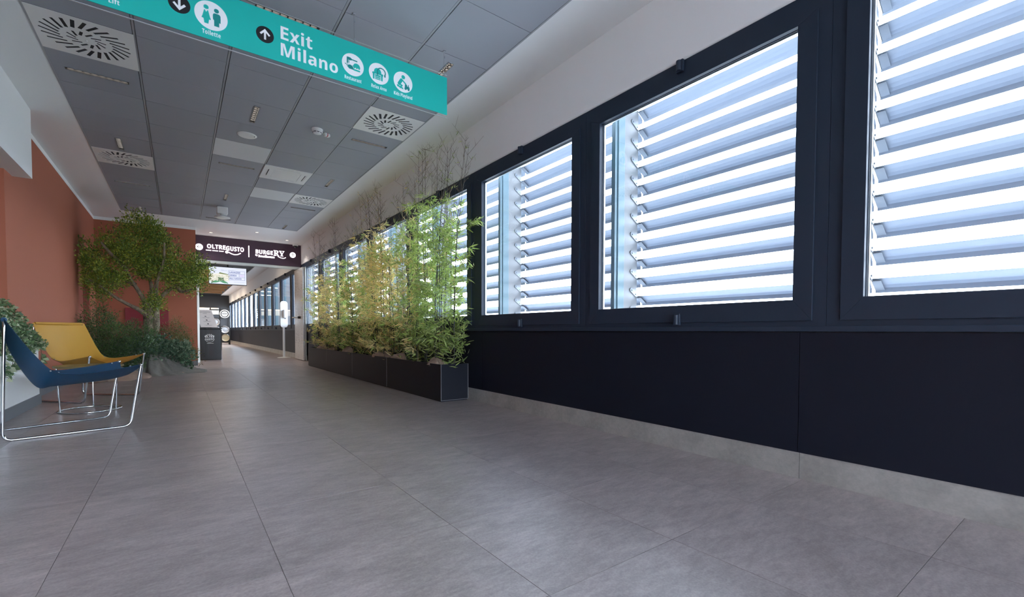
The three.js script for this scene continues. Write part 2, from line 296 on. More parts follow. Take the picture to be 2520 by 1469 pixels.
// ---------- left wall, end wall, niche ----------
{
  const w = structGroup('wall_left');
  mesh('painted_wall', [bx(XL - .25, XL, 0, 2.935, 6.35, 10.2), bx(XL - .25, XL, 0, 2.935, 11.35, 12.9), bx(XL - .25, XL, 2.24, 2.935, 10.2, 11.35), bx(-2.75, XL - .25, 0, 2.94, 6.35, 6.6)], M.terracotta, w);
  mesh('white_border', bx(XL - .25, XL + .002, 2.935, 3.05, 6.35, 12.0), M.plaster, w);
  const d = structGroup('door_1');
  mesh('door_leaf', bx(XL - .13, XL - .09, 0, 2.2, 10.26, 11.29), M.terraDoor, d);
  mesh('jamb', [bx(XL - .14, XL - .005, 0, 2.24, 10.2, 10.26), bx(XL - .14, XL - .005, 0, 2.24, 11.29, 11.35), bx(XL - .14, XL - .005, 2.2, 2.24, 10.26, 11.29)], M.terraDoor, d);
  mesh('handle', rod([V(XL - .09, 1.03, 10.36), V(XL - .04, 1.03, 10.36), V(XL - .04, 1.03, 10.48)], .009, .015), M.satin, d);
  const e = structGroup('wall_end');
  mesh('painted_wall', bx(XL, .31, 0, 2.935, 12.0, 12.9), M.terracotta, e);
  mesh('white_border', bx(XL, .312, 2.935, 3.0, 11.998, 12.9), M.plaster, e);
  struct('baseboard_left', [bx(XL, XL + .012, 0, .1, 6.72, 10.2), bx(XL, XL + .012, 0, .1, 11.35, 12)], M.skirting);
  struct('baseboard_end', bx(XL + .012, .31, 0, .1, 11.988, 12), M.skirting);
  struct('wall_niche', [bx(-2.75, -2.6, 0, 3.05, A0, 6.35)], M.terracotta);
  // unseen glazing added behind the camera to brighten the walls facing back at it
  struct('wall_back', [bx(-2.75, -1.1, 0, 3.05, A0 - .15, A0), bx(2.5, 2.8, 0, 3.05, A0 - .15, A0), bx(-1.1, 2.5, 2.62, 3.05, A0 - .15, A0)], M.plaster);
  const en = structGroup('window_added_daylight');
  for (let i = 0; i < 4; i++) {
    const x0 = -1.1 + i * .9; mesh('mullion', [bx(x0, x0 + .05, 0, 2.62, A0 - .1, A0 - .02), bx(x0 + .05, x0 + .9, 2.56, 2.62, A0 - .1, A0 - .02), bx(x0 + .05, x0 + .9, 0, .08, A0 - .1, A0 - .02)], M.frame, en);
    mesh('glass_pane', new THREE.PlaneGeometry(.85, 2.48).translate(x0 + .475, 1.32, -A0 + .06), M.pane, en);
  }
  struct('beam_bulkhead', [bx(-2.6, -1.18, 2.3, H, A0, 6.35), bx(XL, -1.18, 2.3, H, 6.35, 6.62)], M.plaster);
  const h = structGroup('wall_low');
  mesh('low_wall', [bx(XL, -1.19, 0, .60, A0, 6.72), bx(-2.3, XL, 0, .45, A0, 6.35)], M.plaster, h);
  mesh('soil_bed', bx(-2.28, XL, .45, .53, A0, 6.34), M.soil, h);
  mesh('skirting_strip', [bx(-1.19, -1.178, 0, .1, A0, 6.732), bx(XL + .012, -1.19, 0, .1, 6.72, 6.732)], M.skirting, h);
}
// ---------- restaurant shell beyond the doorway ----------
{
  struct('wall_far', bx(-5.2, 2.8, 0, 3.2, AF, AF + .2), M.dark);
  struct('wall_restaurant', [bx(-5.2, -5, 0, 3.2, AD, AF), bx(-5.2, .29, 0, 3.2, AD - .05, AD)], M.plaster);
  const c = structGroup('ceiling_restaurant');
  mesh('plaster_strip', bx(2.16, 2.7, H, 3.2, AD, AF), M.plaster, c);
  mesh('dark_ceiling', bx(-5.1, 2.16, H + .03, 3.2, AD, AF), M.dark, c);
}
// doorway frame
{
  const g = structGroup('door_2');
  mesh('head_rail', rbx(.30, XW, 2.365, 2.432, AD - .05, AD + .06, .006), M.alu, g);
  mesh('side_post', rbx(.335, .382, 0, 2.365, AD - .05, AD + .05, .005), M.alu, g);
  mesh('dark_jamb', bx(.31, .335, 0, 2.43, AD - .05, AD + .05), M.frame, g);
  mesh('open_leaf', rbx(2.50, 2.54, .012, 2.36, 12.25, 13.25, .004), M.leafMetal, g);
  mesh('leaf_edge', rbx(2.546, 2.566, .012, 2.36, 12.18, 12.3, .003), M.alu, g);
  const hd = mesh('handle', rod([V(2.5, 1.10, 12.55), V(2.38, 1.10, 12.55), V(2.38, 1.10, 12.9)], .016, .03), M.satin, g);
  mesh('grip', new THREE.CylinderGeometry(.03, .03, .06, 16).rotateZ(Math.PI / 2).translate(2.47, 1.10, -12.55), M.black, hd);
}

// ================= CEILING FITTINGS =================
const colName = ['wall-side', 'second', 'middle', 'fourth', 'window-side'];
{
  const lens = new THREE.CylinderGeometry(.0125, .0125, .004, 14), wallsX = [bx(-.206, .206, .034, .036, -.022, .022), bx(-.206, .206, -.003, .036, -.0225, -.0205), bx(-.206, .206, -.003, .036, .0205, .0225), bx(-.2075, -.2055, -.003, .036, -.022, .022), bx(.2055, .2075, -.003, .036, -.022, .022)];
  const housing = merge(wallsX), trim = extr(rectPts(-.213, .213, -.029, .029), .003, [rectPts(-.2078, .2078, -.0228, .0228)]).rotateX(Math.PI / 2).translate(0, .0005, 0);
  const baffle = bx(-.004, .004, .0125, .027, -.0205, .0205);
  for (const [c, row, dir] of SLOTS) {
    const a = CA + .6 * row + .3, far = 9 - row;
    const g = thing('slot_light', `slot light ${dir === 'x' ? 'across' : 'along'} the corridor in the ${colName[c]} column, ${ORD[far / 3]} from the far end`, 'ceiling light', V(CX + .6 * c + .3, H, a), dir === 'x' ? 0 : Math.PI / 2, 'slot downlights in the grey ceiling');
    mesh('housing', housing, M.pit, g); mesh('trim', trim, M.galv, g); for (let i = 0; i < 9; i++) mesh('baffle', baffle, M.pit, g).position.x = -.2 + i * .05;
    for (let i = 0; i < 8; i++) { const l = mesh('lens', lens, M.led, g); l.position.set(-.175 + i * .05, .030, 0); }
    const L = new THREE.RectAreaLight(WARM, SLOT_LIGHT, .40, .034); L.position.set(0, .0276, 0); L.rotation.x = -Math.PI / 2; g.add(L);
  }
}
{ // swirl diffusers
  const holes = [];
  const slot = (ang, r0, r1, w, sk) => { const p = (r, off) => [Math.cos(ang) * r - Math.sin(ang) * off, Math.sin(ang) * r + Math.cos(ang) * off]; return [p(r0, -w + sk * r0), p(r1, -w + sk * r1 * 1.0), p(r1, w + sk * r1), p(r0, w + sk * r0)].map(([x, y]) => [x, y]); };
  const turn = (pts, c, an) => pts.map(([x, y]) => [c[0] + (x - c[0]) * Math.cos(an) - (y - c[1]) * Math.sin(an), c[1] + (x - c[0]) * Math.sin(an) + (y - c[1]) * Math.cos(an)]);
  for (let i = 0; i < 24; i++) { const an = i / 24 * 2 * Math.PI, m = .203, c = [Math.cos(an) * m, Math.sin(an) * m]; holes.push(turn(slot(an, .145, .262, .0115, 0), c, -.38)); }
  for (let i = 0; i < 12; i++) { const an = (i + .5) / 12 * 2 * Math.PI, m = .085, c = [Math.cos(an) * m, Math.sin(an) * m]; holes.push(turn(slot(an, .052, .118, .0095, 0), c, -.5)); }
  const plate = extr(rectPts(-.296, .296, -.296, .296), .004, holes).rotateX(Math.PI / 2).translate(0, .004, 0);
  const vane = merge(holes.map((h) => extr(turn(h, [(h[0][0] + h[2][0]) / 2, (h[0][1] + h[2][1]) / 2], .0), .002).rotateX(Math.PI / 2).translate(0, .0055, 0)));
  const names = ['wall-side column beyond the sign', 'wall-side column further down', 'window-side column beyond the sign', 'window-side column further down'];
  DIFF.forEach(([c, row], i) => {
    const g = thing('swirl_diffuser', `white square radial-slot air diffuser,  ${names[i]}`, 'air vent', V(CX + .6 * c + .3, H - .002, CA + .6 * row + .3), 0, 'swirl air diffusers');
    mesh('plate', plate, M.offWhite, g); mesh('plenum', [bx(-.29, .29, .03, .04, -.29, .29), bx(-.292, -.288, .003, .04, -.29, .29), bx(.288, .292, .003, .04, -.29, .29), bx(-.29, .29, .003, .04, -.292, -.288), bx(-.29, .29, .003, .04, .288, .292)], M.dark, g);
    mesh('slot_vane', vane, M.dark, g);
    mesh('centre_screw', new THREE.SphereGeometry(.008, 10, 6), M.white, g);
  });
}
{ // air-conditioning cassette
  const c = 3, row = 3, g = thing('air_conditioner', 'white ceiling air-conditioning cassette with central grille and four outlets', 'air conditioner', V(CX + .6 * c + .3, H, CA + .6 * row + .3));
  const s = .297, o = .225, i = .255, l = .15;
  mesh('face', extr(rectPts(-s, s, -s, s), .012, [rectPts(-l, l, o, i), rectPts(-l, l, -i, -o), rectPts(o, i, -l, l), rectPts(-i, -o, -l, l), rectPts(-.175, .175, -.175, .175)], .002).rotateX(Math.PI / 2).translate(0, .004, 0), M.white, g);
  mesh('outlet', [bx(-l, l, .001, .004, -i, -o), bx(-l, l, .001, .004, o, i), bx(-i, -o, .001, .004, -l, l), bx(o, i, .001, .004, -l, l)], M.black, g);
  mesh('flap', [bx(-l, l, -.008, -.005, -i + .004, -o - .014), bx(-l, l, -.008, -.005, o + .014, i - .004), bx(-i + .004, -o - .014, -.008, -.005, -l, l), bx(o + .014, i - .004, -.008, -.005, -l, l)], M.white, g);
  mesh('grille', [bx(-.175, .175, -.004, .002, -.175, .175), ...[...Array(22)].map((_, k) => bx(-.17, .17, -.008, -.004, -.168 + k * .016, -.168 + k * .016 + .008))], M.offWhite, g);
}
{
  const p = V(.655, H, 6.0), g = thing('ceiling_speaker', 'round white flush ceiling speaker disc in middle panel column', 'speaker', p);
  mesh('grille', new THREE.LatheGeometry([[0, -.012], [.07, -.011], [.092, -.006], [.1, 0]].map(([x, y]) => new THREE.Vector2(x, y)), 36), M.white, g);
  mesh('indicator', new THREE.SphereGeometry(.005, 8, 6).translate(.07, -.011, .03), M.dark, g);
  const s = thing('smoke_detector', 'white domed smoke detector beside the red-striped indicator', 'smoke detector', V(1.262, H, 5.36));
  mesh('body', new THREE.LatheGeometry([[0, -.052], [.03, -.05], [.044, -.044], [.046, -.034], [.056, -.03], [.058, -.008], [.06, 0]].map(([x, y]) => new THREE.Vector2(x, y)), 32), M.white, s);
  for (let i = 0; i < 8; i++) mesh('air_slit', bx(-.012, .012, -.042, -.036, .0435, .0465), M.dark, s).rotation.y = i * Math.PI / 4;
  const t = thing('alarm_indicator', 'small white indicator lamp with a red stripe on the ceiling', 'indicator lamp', V(1.375, H, 5.41), .3);
  mesh('body', new RoundedBoxGeometry(.07, .036, .045, 3, .012).translate(0, -.018, 0), M.white, t);
  mesh('red_stripe', new RoundedBoxGeometry(.022, .0375, .0465, 3, .012).translate(0, -.018, 0), S({ color: C(.5, .015, .03), roughness: .3 }), t);
  const q = thing('drop_speaker', 'white boxy ceiling fitting with a round disc below it near the far end', 'speaker', V(.655, H, 9.75));
  mesh('box', new RoundedBoxGeometry(.17, .13, .17, 3, .02).translate(0, -.065, 0), M.white, q);
  mesh('stem', new THREE.CylinderGeometry(.03, .05, .05, 20).translate(0, -.15, 0), M.offWhite, q);
  mesh('disc', new THREE.LatheGeometry([[0, -.2], [.1, -.198], [.125, -.188], [.12, -.175], [0, -.172]].map(([x, y]) => new THREE.Vector2(x, y)), 32), M.white, q);
  const spots = [[.61, 12.4, 'near the terracotta wall'], [1.45, 11.75, 'in the middle of the white strip'], [2.17, 12.33, 'near the dome camera']];
  for (const [x, a, n] of spots) {
    const g2 = thing('downlight', `small round recessed downlight ${n} before the doorway`, 'ceiling light', V(x, H, a), 0, 'round downlights before the doorway');
    mesh('rim', new THREE.TorusGeometry(.038, .006, 8, 28).rotateX(Math.PI / 2), M.galv, g2); mesh('lamp', new THREE.CylinderGeometry(.032, .032, .006, 20), M.led, g2);
    const L = new THREE.SpotLight(WARM, .7, 0, 1.0, .6, 2); L.position.set(0, -.02, 0); L.target.position.set(0, -1, 0); L.castShadow = true; g2.add(L); g2.add(L.target);
  }
  const cam = thing('dome_camera', 'small white dome security camera at the corner above the doorway', 'camera', V(2.44, H, 12.75));
  mesh('base', cyl(.06, .065, .05, 0, -.025, 0), M.white, cam); mesh('dome', new THREE.SphereGeometry(.05, 20, 10, 0, Math.PI * 2, Math.PI / 2, Math.PI / 2).translate(0, -.05, 0), M.gloss, cam);
}
// ================= HANGING DIRECTION SIGN =================
{
  const X0 = -1.13, X1 = 1.755, Y0 = 2.497, Y1 = 2.79, PX = 2048 / (X1 - X0), cw = 2048, ch = Math.round((Y1 - Y0) * PX);
  const cv = document.createElement('canvas'); cv.width = cw; cv.height = ch;
  const c = cv.getContext('2d'), G = '#16bdb1', D = '#148d8a', W = '#fbfcfd';
  c.fillStyle = G; c.fillRect(0, 0, cw, ch);
  const px = (x) => (x - X0) * PX, py = (y) => (Y1 - y) * PX;
  const disc = (x, y, r, col) => { c.fillStyle = col; c.beginPath(); c.arc(px(x), py(y), r * PX, 0, 7); c.fill(); };
  const icon = (x, y, r, f) => { disc(x, y, r, W); c.save(); c.translate(px(x), py(y)); c.scale(r * PX, r * PX); f(); c.restore(); };
  const poly = (...p) => { c.beginPath(); p.forEach(([x, y], i) => i ? c.lineTo(x, y) : c.moveTo(x, y)); c.closePath(); c.fill(); };
  const arrow = (x, y, r, an) => { disc(x, y, r, '#1b1d20'); c.save(); c.translate(px(x), py(y)); c.rotate(an); c.scale(r * PX, r * PX); c.strokeStyle = W; c.lineWidth = .24; c.beginPath(); c.moveTo(0, .62); c.lineTo(0, -.5); c.moveTo(-.52, .02); c.lineTo(0, -.54); c.lineTo(.52, .02); c.stroke(); c.restore(); };
  const text = (t, x, y, size, al = 'left', sp = 1) => { c.font = `bold ${size}px sans-serif`; c.fillStyle = W; c.textAlign = al; c.textBaseline = 'alphabetic'; c.save(); c.translate(px(x), py(y)); c.scale(sp, 1); c.fillText(t, 0, 0); c.restore(); };
  const fit = (t, x, y, cap, width, al = 'left') => { const size = cap * PX / .714; c.font = `bold ${size}px sans-serif`; text(t, x, y, size, al, width * PX / c.measureText(t).width); };
  // lift
  icon(-.257, 2.645, .083, () => { c.fillStyle = D; c.fillRect(-.42, -.45, .84, .95); c.fillStyle = W; poly([-.22, -.02], [0, -.34], [.22, -.02]); poly([-.22, .1], [0, .42], [.22, .1]); });
  fit('Lift', -.257, 2.522, .025, .048, 'center');
  arrow(-.42, 2.645, .052, 0);
  arrow(.028, 2.643, .052, Math.PI);
  icon(.181, 2.637, .083, () => {
    c.fillStyle = G; c.beginPath(); c.arc(-.3, -.52, .15, 0, 7); c.fill(); c.fillRect(-.44, -.53, .28, .12);
    poly([-.42, -.3], [-.18, -.3], [-.08, .12], [-.02, .3], [-.14, .32], [-.18, .62], [-.42, .62], [-.46, .32], [-.58, .3], [-.52, .12]);
    c.fillStyle = W; poly([-.37, -.3], [-.23, -.3], [-.3, -.16]);
    c.fillStyle = D; c.beginPath(); c.arc(.32, -.46, .15, 0, 7); c.fill();
    c.beginPath(); c.roundRect(.1, -.26, .46, .52, .14); c.fill(); c.fillRect(.17, .1, .3, .54); c.fillRect(.46, .0, .1, .34);
  });
  fit('Toilette', .181, 2.522, .025, .094, 'center');
  arrow(.464, 2.636, .05, 0);
  fit('Exit', .543, 2.645, .081, .205);
  fit('Milano', .543, 2.541, .080, .372);
  icon(1.012, 2.637, .076, () => {
    c.fillStyle = D; poly([-.56, -.58], [-.44, -.58], [-.44, 0], [-.56, 0]); poly([-.4, -.58], [-.34, -.58], [-.34, 0], [-.4, 0]);
    c.lineWidth = .1; c.strokeStyle = D; c.beginPath(); c.moveTo(-.1, -.44); c.lineTo(.4, -.42); c.stroke(); poly([-.44, -.6], [-.2, -.58], [-.08, -.48], [-.08, -.4], [-.2, -.33], [-.44, -.36]);
    poly([-.76, .06], [.1, .06], [.1, .44], [-.34, .44]); c.strokeStyle = W; c.lineWidth = .05; for (const q of [0, .1]) { c.beginPath(); c.arc(-.25, .36, .42 - q, Math.PI * 1.12, Math.PI * 1.95); c.stroke(); }
    c.fillStyle = G; c.beginPath(); c.arc(.34, .1, .32, Math.PI, 0); c.fill(); c.fillRect(.02, .1, .64, .08); c.beginPath(); c.roundRect(.02, .34, .64, .14, .07); c.fill();
    poly([.02, .18], [.22, .18], [.12, .28]); poly([.24, .18], [.44, .18], [.34, .28]); poly([.46, .18], [.66, .18], [.56, .28]);
  });
  fit('Restaurant', 1.012, 2.526, .025, .120, 'center');
  icon(1.198, 2.637, .074, () => {
    c.fillStyle = G; c.beginPath(); c.arc(-.12, -.14, .36, Math.PI, 0); c.lineTo(.24, .3); c.lineTo(-.48, .3); c.fill();
    c.beginPath(); c.roundRect(-.66, -.06, .24, .22, .11); c.fill(); poly([-.6, .1], [-.44, .1], [-.44, .62], [-.6, .62]); c.beginPath(); c.roundRect(.2, -.06, .24, .22, .11); c.fill(); poly([.22, .1], [.38, .1], [.38, .62], [.22, .62]);
    c.fillRect(-.38, .16, .54, .14); c.fillRect(-.38, .34, .54, .12); c.fillRect(-.38, .5, .54, .1); c.strokeStyle = W; c.lineWidth = .05; c.strokeRect(-.41, .12, .6, .5);
    c.strokeStyle = D; c.lineWidth = .1; c.beginPath(); c.arc(.26, -.2, .4, Math.PI * .92, Math.PI * 2.08); c.stroke(); c.fillStyle = D; c.beginPath(); c.roundRect(-.2, -.12, .14, .26, .05); c.fill(); c.beginPath(); c.roundRect(.54, -.1, .14, .26, .05); c.fill();
  });
  fit('Relax Area', 1.198, 2.526, .025, .116, 'center');
  icon(1.384, 2.637, .075, () => {
    c.fillStyle = G; c.beginPath(); c.arc(.02, -.5, .19, 0, 7); c.fill(); c.strokeStyle = G; c.lineCap = 'round'; c.lineJoin = 'round';
    c.lineWidth = .3; c.beginPath(); c.moveTo(-.18, -.16); c.lineTo(-.42, .24); c.stroke(); c.lineWidth = .13; c.beginPath(); c.moveTo(-.1, -.2); c.lineTo(.28, .1); c.stroke();
    c.lineWidth = .15; c.beginPath(); c.moveTo(-.4, .26); c.lineTo(-.12, .36); c.moveTo(-.14, .36); c.lineTo(-.3, .6); c.stroke(); poly([-.66, .42], [-.58, .38], [0, .56], [.02, .7], [-.62, .56]);
    c.fillStyle = D; poly([.2, .14], [.4, .14], [.44, .3], [.52, .3], [.52, .12], [.6, .12], [.6, .3], [.68, .32], [.7, .56], [.16, .56]); c.beginPath(); c.arc(.26, .56, .12, 0, 7); c.fill(); c.beginPath(); c.arc(.58, .6, .1, 0, 7); c.fill();
  });
  fit('Kids Playland', 1.384, 2.526, .025, .150, 'center');
  const tx = new THREE.CanvasTexture(cv); tx.colorSpace = THREE.SRGBColorSpace;
  const g = thing('direction_sign', 'long teal hanging wayfinding sign with white pictograms and lettering', 'sign', V(0, 0, 3.272));
  const face = S({ map: tx, roughness: .35 }), teal = S({ color: new THREE.Color('#16bdb1'), roughness: .4 });
  const panel = new THREE.Mesh(new THREE.BoxGeometry(X1 - X0, Y1 - Y0, .006).translate((X0 + X1) / 2, (Y0 + Y1) / 2, 0), [teal, teal, teal, teal, face, teal]); panel.name = 'printed_panel'; panel.castShadow = panel.receiveShadow = true; g.add(panel);
  mesh('acrylic_strip', new THREE.PlaneGeometry(X1 - X0, .024).translate((X0 + X1) / 2, Y0 - .012, .0031), M.acrylic, g);
  mesh('acrylic_strip', new THREE.PlaneGeometry(X1 - X0, .020).translate((X0 + X1) / 2, Y1 + .010, .0031), M.acrylic, g);
  mesh('acrylic_edge', [bx(X0, X1, Y0 - .027, Y0 - .0235, -.004, .004), bx(X0, X1, Y1 + .0195, Y1 + .022, -.004, .004)], M.spacer, g);
  for (const x of [1.73, 1.022, .314, -.394, -1.10]) {
    const w = mesh('suspension_wire', cyl(.0012, .0012, H - Y1 - .02, x, (H + Y1 + .02) / 2, 0, 6), M.satin, g);
    mesh('wire_clip', [cyl(.005, .005, .022, x + .004, Y1 + .028, 0, 10), cyl(.004, .004, .018, x + .004, H - .05, 0, 10), rbx(x - .008, x + .012, H - .006, H, -.012, .012, .002, 1)], M.galv, w);
  }
}

// ================= DOORWAY SIGN =================
const font = await new FontLoader().loadAsync('fonts/droid/droid_sans_bold.typeface.json');
const serif = await new FontLoader().loadAsync('fonts/droid/droid_serif_bold.typeface.json');
function letters(parent, str, x, y, a, cap, width, f = font, name = 'letter', mat = M.glow, depth = .015, each) {
  const size = cap / .714 * .72, parts = []; let pen = 0;
  for (const [i, ch] of [...str].entries()) {
    const s = each ? each(i) : 1, gl = f.data.glyphs[ch], adv = gl.ha * size * s / f.data.resolution;
    if (ch !== ' ') { const q = new TextGeometry(ch, { font: f, size: size * s, depth, curveSegments: 5 }); q.translate(pen, 0, 0); parts.push(q); }
    pen += adv;
  }
  const sc = width / pen;
  for (const q of parts) { q.scale(sc, 1, 1); q.translate(x, y, -a); mesh(name, q, mat, parent); }
}
{
  const a = AD - .06, g = thing('illuminated_sign', 'dark purple fascia sign with white glowing lettering above the doorway', 'sign');
  mesh('fascia', rbx(.292, XW - .002, 2.432, H - .001, a, a + .06, .004), M.purple, g);
  letters(g, 'OLTRE', .545, 2.705, a + .001, .098, .385);
  letters(g, 'GUSTO', .925, 2.690, a + .001, .104, .385);
  mesh('smile', rod([V(.955, 2.640, a - .008), V(.99, 2.652, a - .008), V(1.03, 2.625, a - .008), V(1.10, 2.602, a - .008), V(1.17, 2.612, a - .008), V(1.235, 2.652, a - .008)], .011, .03), M.glow, g);
  mesh('curl', new THREE.TorusGeometry(.022, .01, 8, 20).translate(.945, 2.65, -a + .008), M.glow, g);
  { const r = rng(8); for (let i = 0, x = .53; x < .90; i++) { const w = .012 + r() * .02; mesh('tagline', bx(x, x + w, 2.648, 2.668, a - .012, a), M.glow, g); x += w + (i % 4 === 3 ? .022 : .007); } }
  mesh('divider', rbx(1.398, 1.418, 2.575, 2.855, a - .014, a, .004, 1), M.glow, g);
  letters(g, 'BURGE', 1.545, 2.682, a + .001, .098, .40);
  letters(g, 'RY', 1.95, 2.668, a + .001, .135, .255, serif);
  mesh('tail', rod([V(2.05, 2.66, a - .008), V(2.11, 2.625, a - .008), V(2.19, 2.615, a - .008), V(2.235, 2.645, a - .008)], .009, .03), M.glow, g);
  letters(g, 'By', 1.545, 2.625, a + .001, .04, .055);
  letters(g, 'Roadhouse', 1.61, 2.600, a + .001, .055, .37, serif);
  for (const [x, y, r, an] of [[.398, 2.716, .074, Math.PI / 2], [2.40, 2.725, .07, 0]]) {
    const d = mesh('arrow_disc', new THREE.CylinderGeometry(r, r, .014, 36).rotateX(Math.PI / 2).translate(x, y, -a + .007), M.glow, g);
    const ar = merge([bx(-.006, .006, -.04, .035, 0, .003), bx(-.006, .006, 0, .05, 0, .003).rotateZ(.8).translate(.036, .002, 0), bx(-.006, .006, 0, .05, 0, .003).rotateZ(-.8).translate(-.036, .002, 0)]).rotateZ(an).translate(x, y, -a + .0175);
    mesh('arrow', ar, M.purple, d);
  }
}
// ================= FURNITURE =================
function slingChair(label, hide, pos, fwd) {                 // local +x = forward, origin on the floor
  const g = thing('sling_chair', label, 'chair', pos, Math.atan2(-fwd.z, fwd.x));
  const P3 = (x, y, z) => new THREE.Vector3(x, y, z), w = .305, wr = .25, r = .0095;
  mesh('frame', rod([P3(.418, .484, -w), P3(.345, r, -w), P3(-.33, r, -wr), P3(-.305, .835, -wr), P3(-.305, .835, wr), P3(-.33, r, wr), P3(.345, r, w), P3(.418, .484, w)], r, .055), M.chrome, g);
  for (const z of [-w, w]) mesh('post_cap', new THREE.SphereGeometry(.0135, 14, 10).translate(.419, .489, z), M.chrome, g);
  const edge = [[.428, .497], [.268, .468], [.12, .448], [.01, .444], [-.075, .472], [-.137, .545], [-.212, .668], [-.305, .845]];
  const mid = [[.385, .392], [.32, .374], [.235, .362], [.087, .350], [-.045, .343], [-.135, .352], [-.245, .575], [-.312, .832]];
  const curve = (q) => new THREE.SplineCurve(q.map(([x, y]) => new THREE.Vector2(x, y)));
  const ce = curve(edge), cm = curve(mid), NS = 44, NT = 24, pos3 = [], idx = [], uv = [];
  for (let side = 0; side < 2; side++) for (let i = 0; i <= NS; i++) {
    const e = ce.getPoint(i / NS), m = cm.getPoint(i / NS);
    for (let j = 0; j <= NT; j++) {
      const t = j / NT * 2 - 1, k = Math.pow(Math.abs(t), 1.5), waist = (1 - (1 - wr / w) * i / NS) * (1 - .06 * Math.sin(i / NS * Math.PI) ** 2);
      pos3.push(m.x + (e.x - m.x) * k, m.y + (e.y - m.y) * k - side * .005, t * (w + .012) * waist); uv.push(i / NS * 1.1, t * .3);
    }
  }
  const N1 = (NS + 1) * (NT + 1), q = (i, j, s) => s * N1 + i * (NT + 1) + j;
  for (let i = 0; i < NS; i++) for (let j = 0; j < NT; j++) { idx.push(q(i, j, 0), q(i, j + 1, 0), q(i + 1, j, 0), q(i + 1, j, 0), q(i, j + 1, 0), q(i + 1, j + 1, 0)); idx.push(q(i, j, 1), q(i + 1, j, 1), q(i, j + 1, 1), q(i + 1, j, 1), q(i + 1, j + 1, 1), q(i, j + 1, 1)); }
  for (let i = 0; i < NS; i++) for (const j of [0, NT]) idx.push(q(i, j, 0), q(i + 1, j, 0), q(i, j, 1), q(i + 1, j, 0), q(i + 1, j, 1), q(i, j, 1));
  const ge = new THREE.BufferGeometry(); ge.setAttribute('position', new THREE.Float32BufferAttribute(pos3, 3)); ge.setAttribute('uv', new THREE.Float32BufferAttribute(uv, 2)); ge.setIndex(idx); ge.computeVertexNormals();
  const hideMesh = mesh('sling', ge, hide, g);
  mesh('hem_sleeve', new THREE.CylinderGeometry(.0155, .0155, wr * 1.9, 14).rotateX(Math.PI / 2).translate(-.305, .838, 0), hide, hideMesh);
  for (const z of [-1, 1]) for (const [x, y] of [[.36, .478], [-.09, .47], [-.05, .455]]) mesh('rivet', new THREE.SphereGeometry(.006, 8, 6).translate(x, y + .003, z * .262), M.galv, hideMesh);
  return g;
}
slingChair('dark blue leather sling chair on a chrome sled frame', M.blueHide, V(-.744, 0, 4.857), new THREE.Vector3(.955, 0, -.297));
slingChair('mustard yellow leather sling chair on a chrome sled frame', M.yellowHide, V(-.855, 0, 6.86), new THREE.Vector3(.735, 0, .678));
{
  const g = thing('side_table', 'small low table with thin chrome legs on a floor ring', 'table', V(-.70, 0, 5.87));
  mesh('floor_ring', new THREE.TorusGeometry(.225, .008, 10, 64).rotateX(Math.PI / 2).translate(0, .008, 0), M.chrome, g);
  mesh('tabletop', new THREE.CylinderGeometry(.25, .25, .018, 48).translate(0, .425, 0), M.olive, g);
  for (let i = 0; i < 3; i++) { const t = 2.6 + i * 2.094; mesh('leg', rod([new THREE.Vector3(Math.cos(t) * .222, .012, Math.sin(t) * .222), new THREE.Vector3(Math.cos(t) * .24, .416, Math.sin(t) * .24)], .007, .01), M.chrome, g); }
}
// ================= BAMBOO PLANTERS =================
function cloth(seed, rx, ry, rz, mat = M.burlap, low = 0) {        // a crumpled bundle of cloth
  const g = new THREE.SphereGeometry(1, 40, 24), p = g.attributes.position, r = rng(seed), ph = [...Array(8)].map(() => r() * 6.28);
  for (let i = 0; i < p.count; i++) {
    const x = p.getX(i), y = p.getY(i), z = p.getZ(i), an = Math.atan2(z, x);
    const k = 1 + .13 * Math.sin(3 * an + ph[0] + y * 2) + .09 * Math.sin(7 * an + ph[1] + 4 * y) + .05 * Math.sin(13 * an + 5 * y + ph[2]) + .07 * Math.sin(6 * x + ph[3]) * Math.sin(5 * z + ph[4]);
    p.setXYZ(i, x * rx * k, Math.max(low, y * ry * k * (1 + .2 * Math.sin(4 * x + ph[5]))), z * rz * k);
  }
  g.computeVertexNormals();
  return g;
}
const PB = [4.337, 5.915, 7.44, 9.04, 10.54], PFX = 2.25;
const pLabel = ['nearest the camera, its bare end face showing', 'second along the row', 'third along the row', 'at the far end by the doorway'];
for (let i = 0; i < 4; i++) {
  const a0 = PB[i] + .003, a1 = PB[i + 1] - .003, g = thing('planter_box', `long black planter box ${pLabel[i]}`, 'planter', null, 0, 'black planter boxes under the windows');
  mesh('box', [bx(PFX, PFX + .018, .012, .405, a0, a1), bx(XW - .03, XW - .012, .012, .405, a0, a1), bx(PFX + .018, XW - .03, .012, .405, a0, a0 + .018), bx(PFX + .018, XW - .03, .012, .405, a1 - .018, a1), bx(PFX + .01, XW - .02, .0, .03, a0 + .01, a1 - .01)], M.planter, g);
  mesh('corner_edge', [bx(PFX - .0015, PFX + .004, .012, .406, a0 - .0015, a0 + .004), bx(XW - .017, XW - .011, .012, .405, a0 - .0015, a0 + .004), bx(PFX, XW - .012, .012, .017, a0 - .0015, a0 + .003)], M.planterEdge, g);
  mesh('soil', bx(PFX + .018, XW - .03, .2, .36, a0 + .018, a1 - .018), M.soil, g);
}
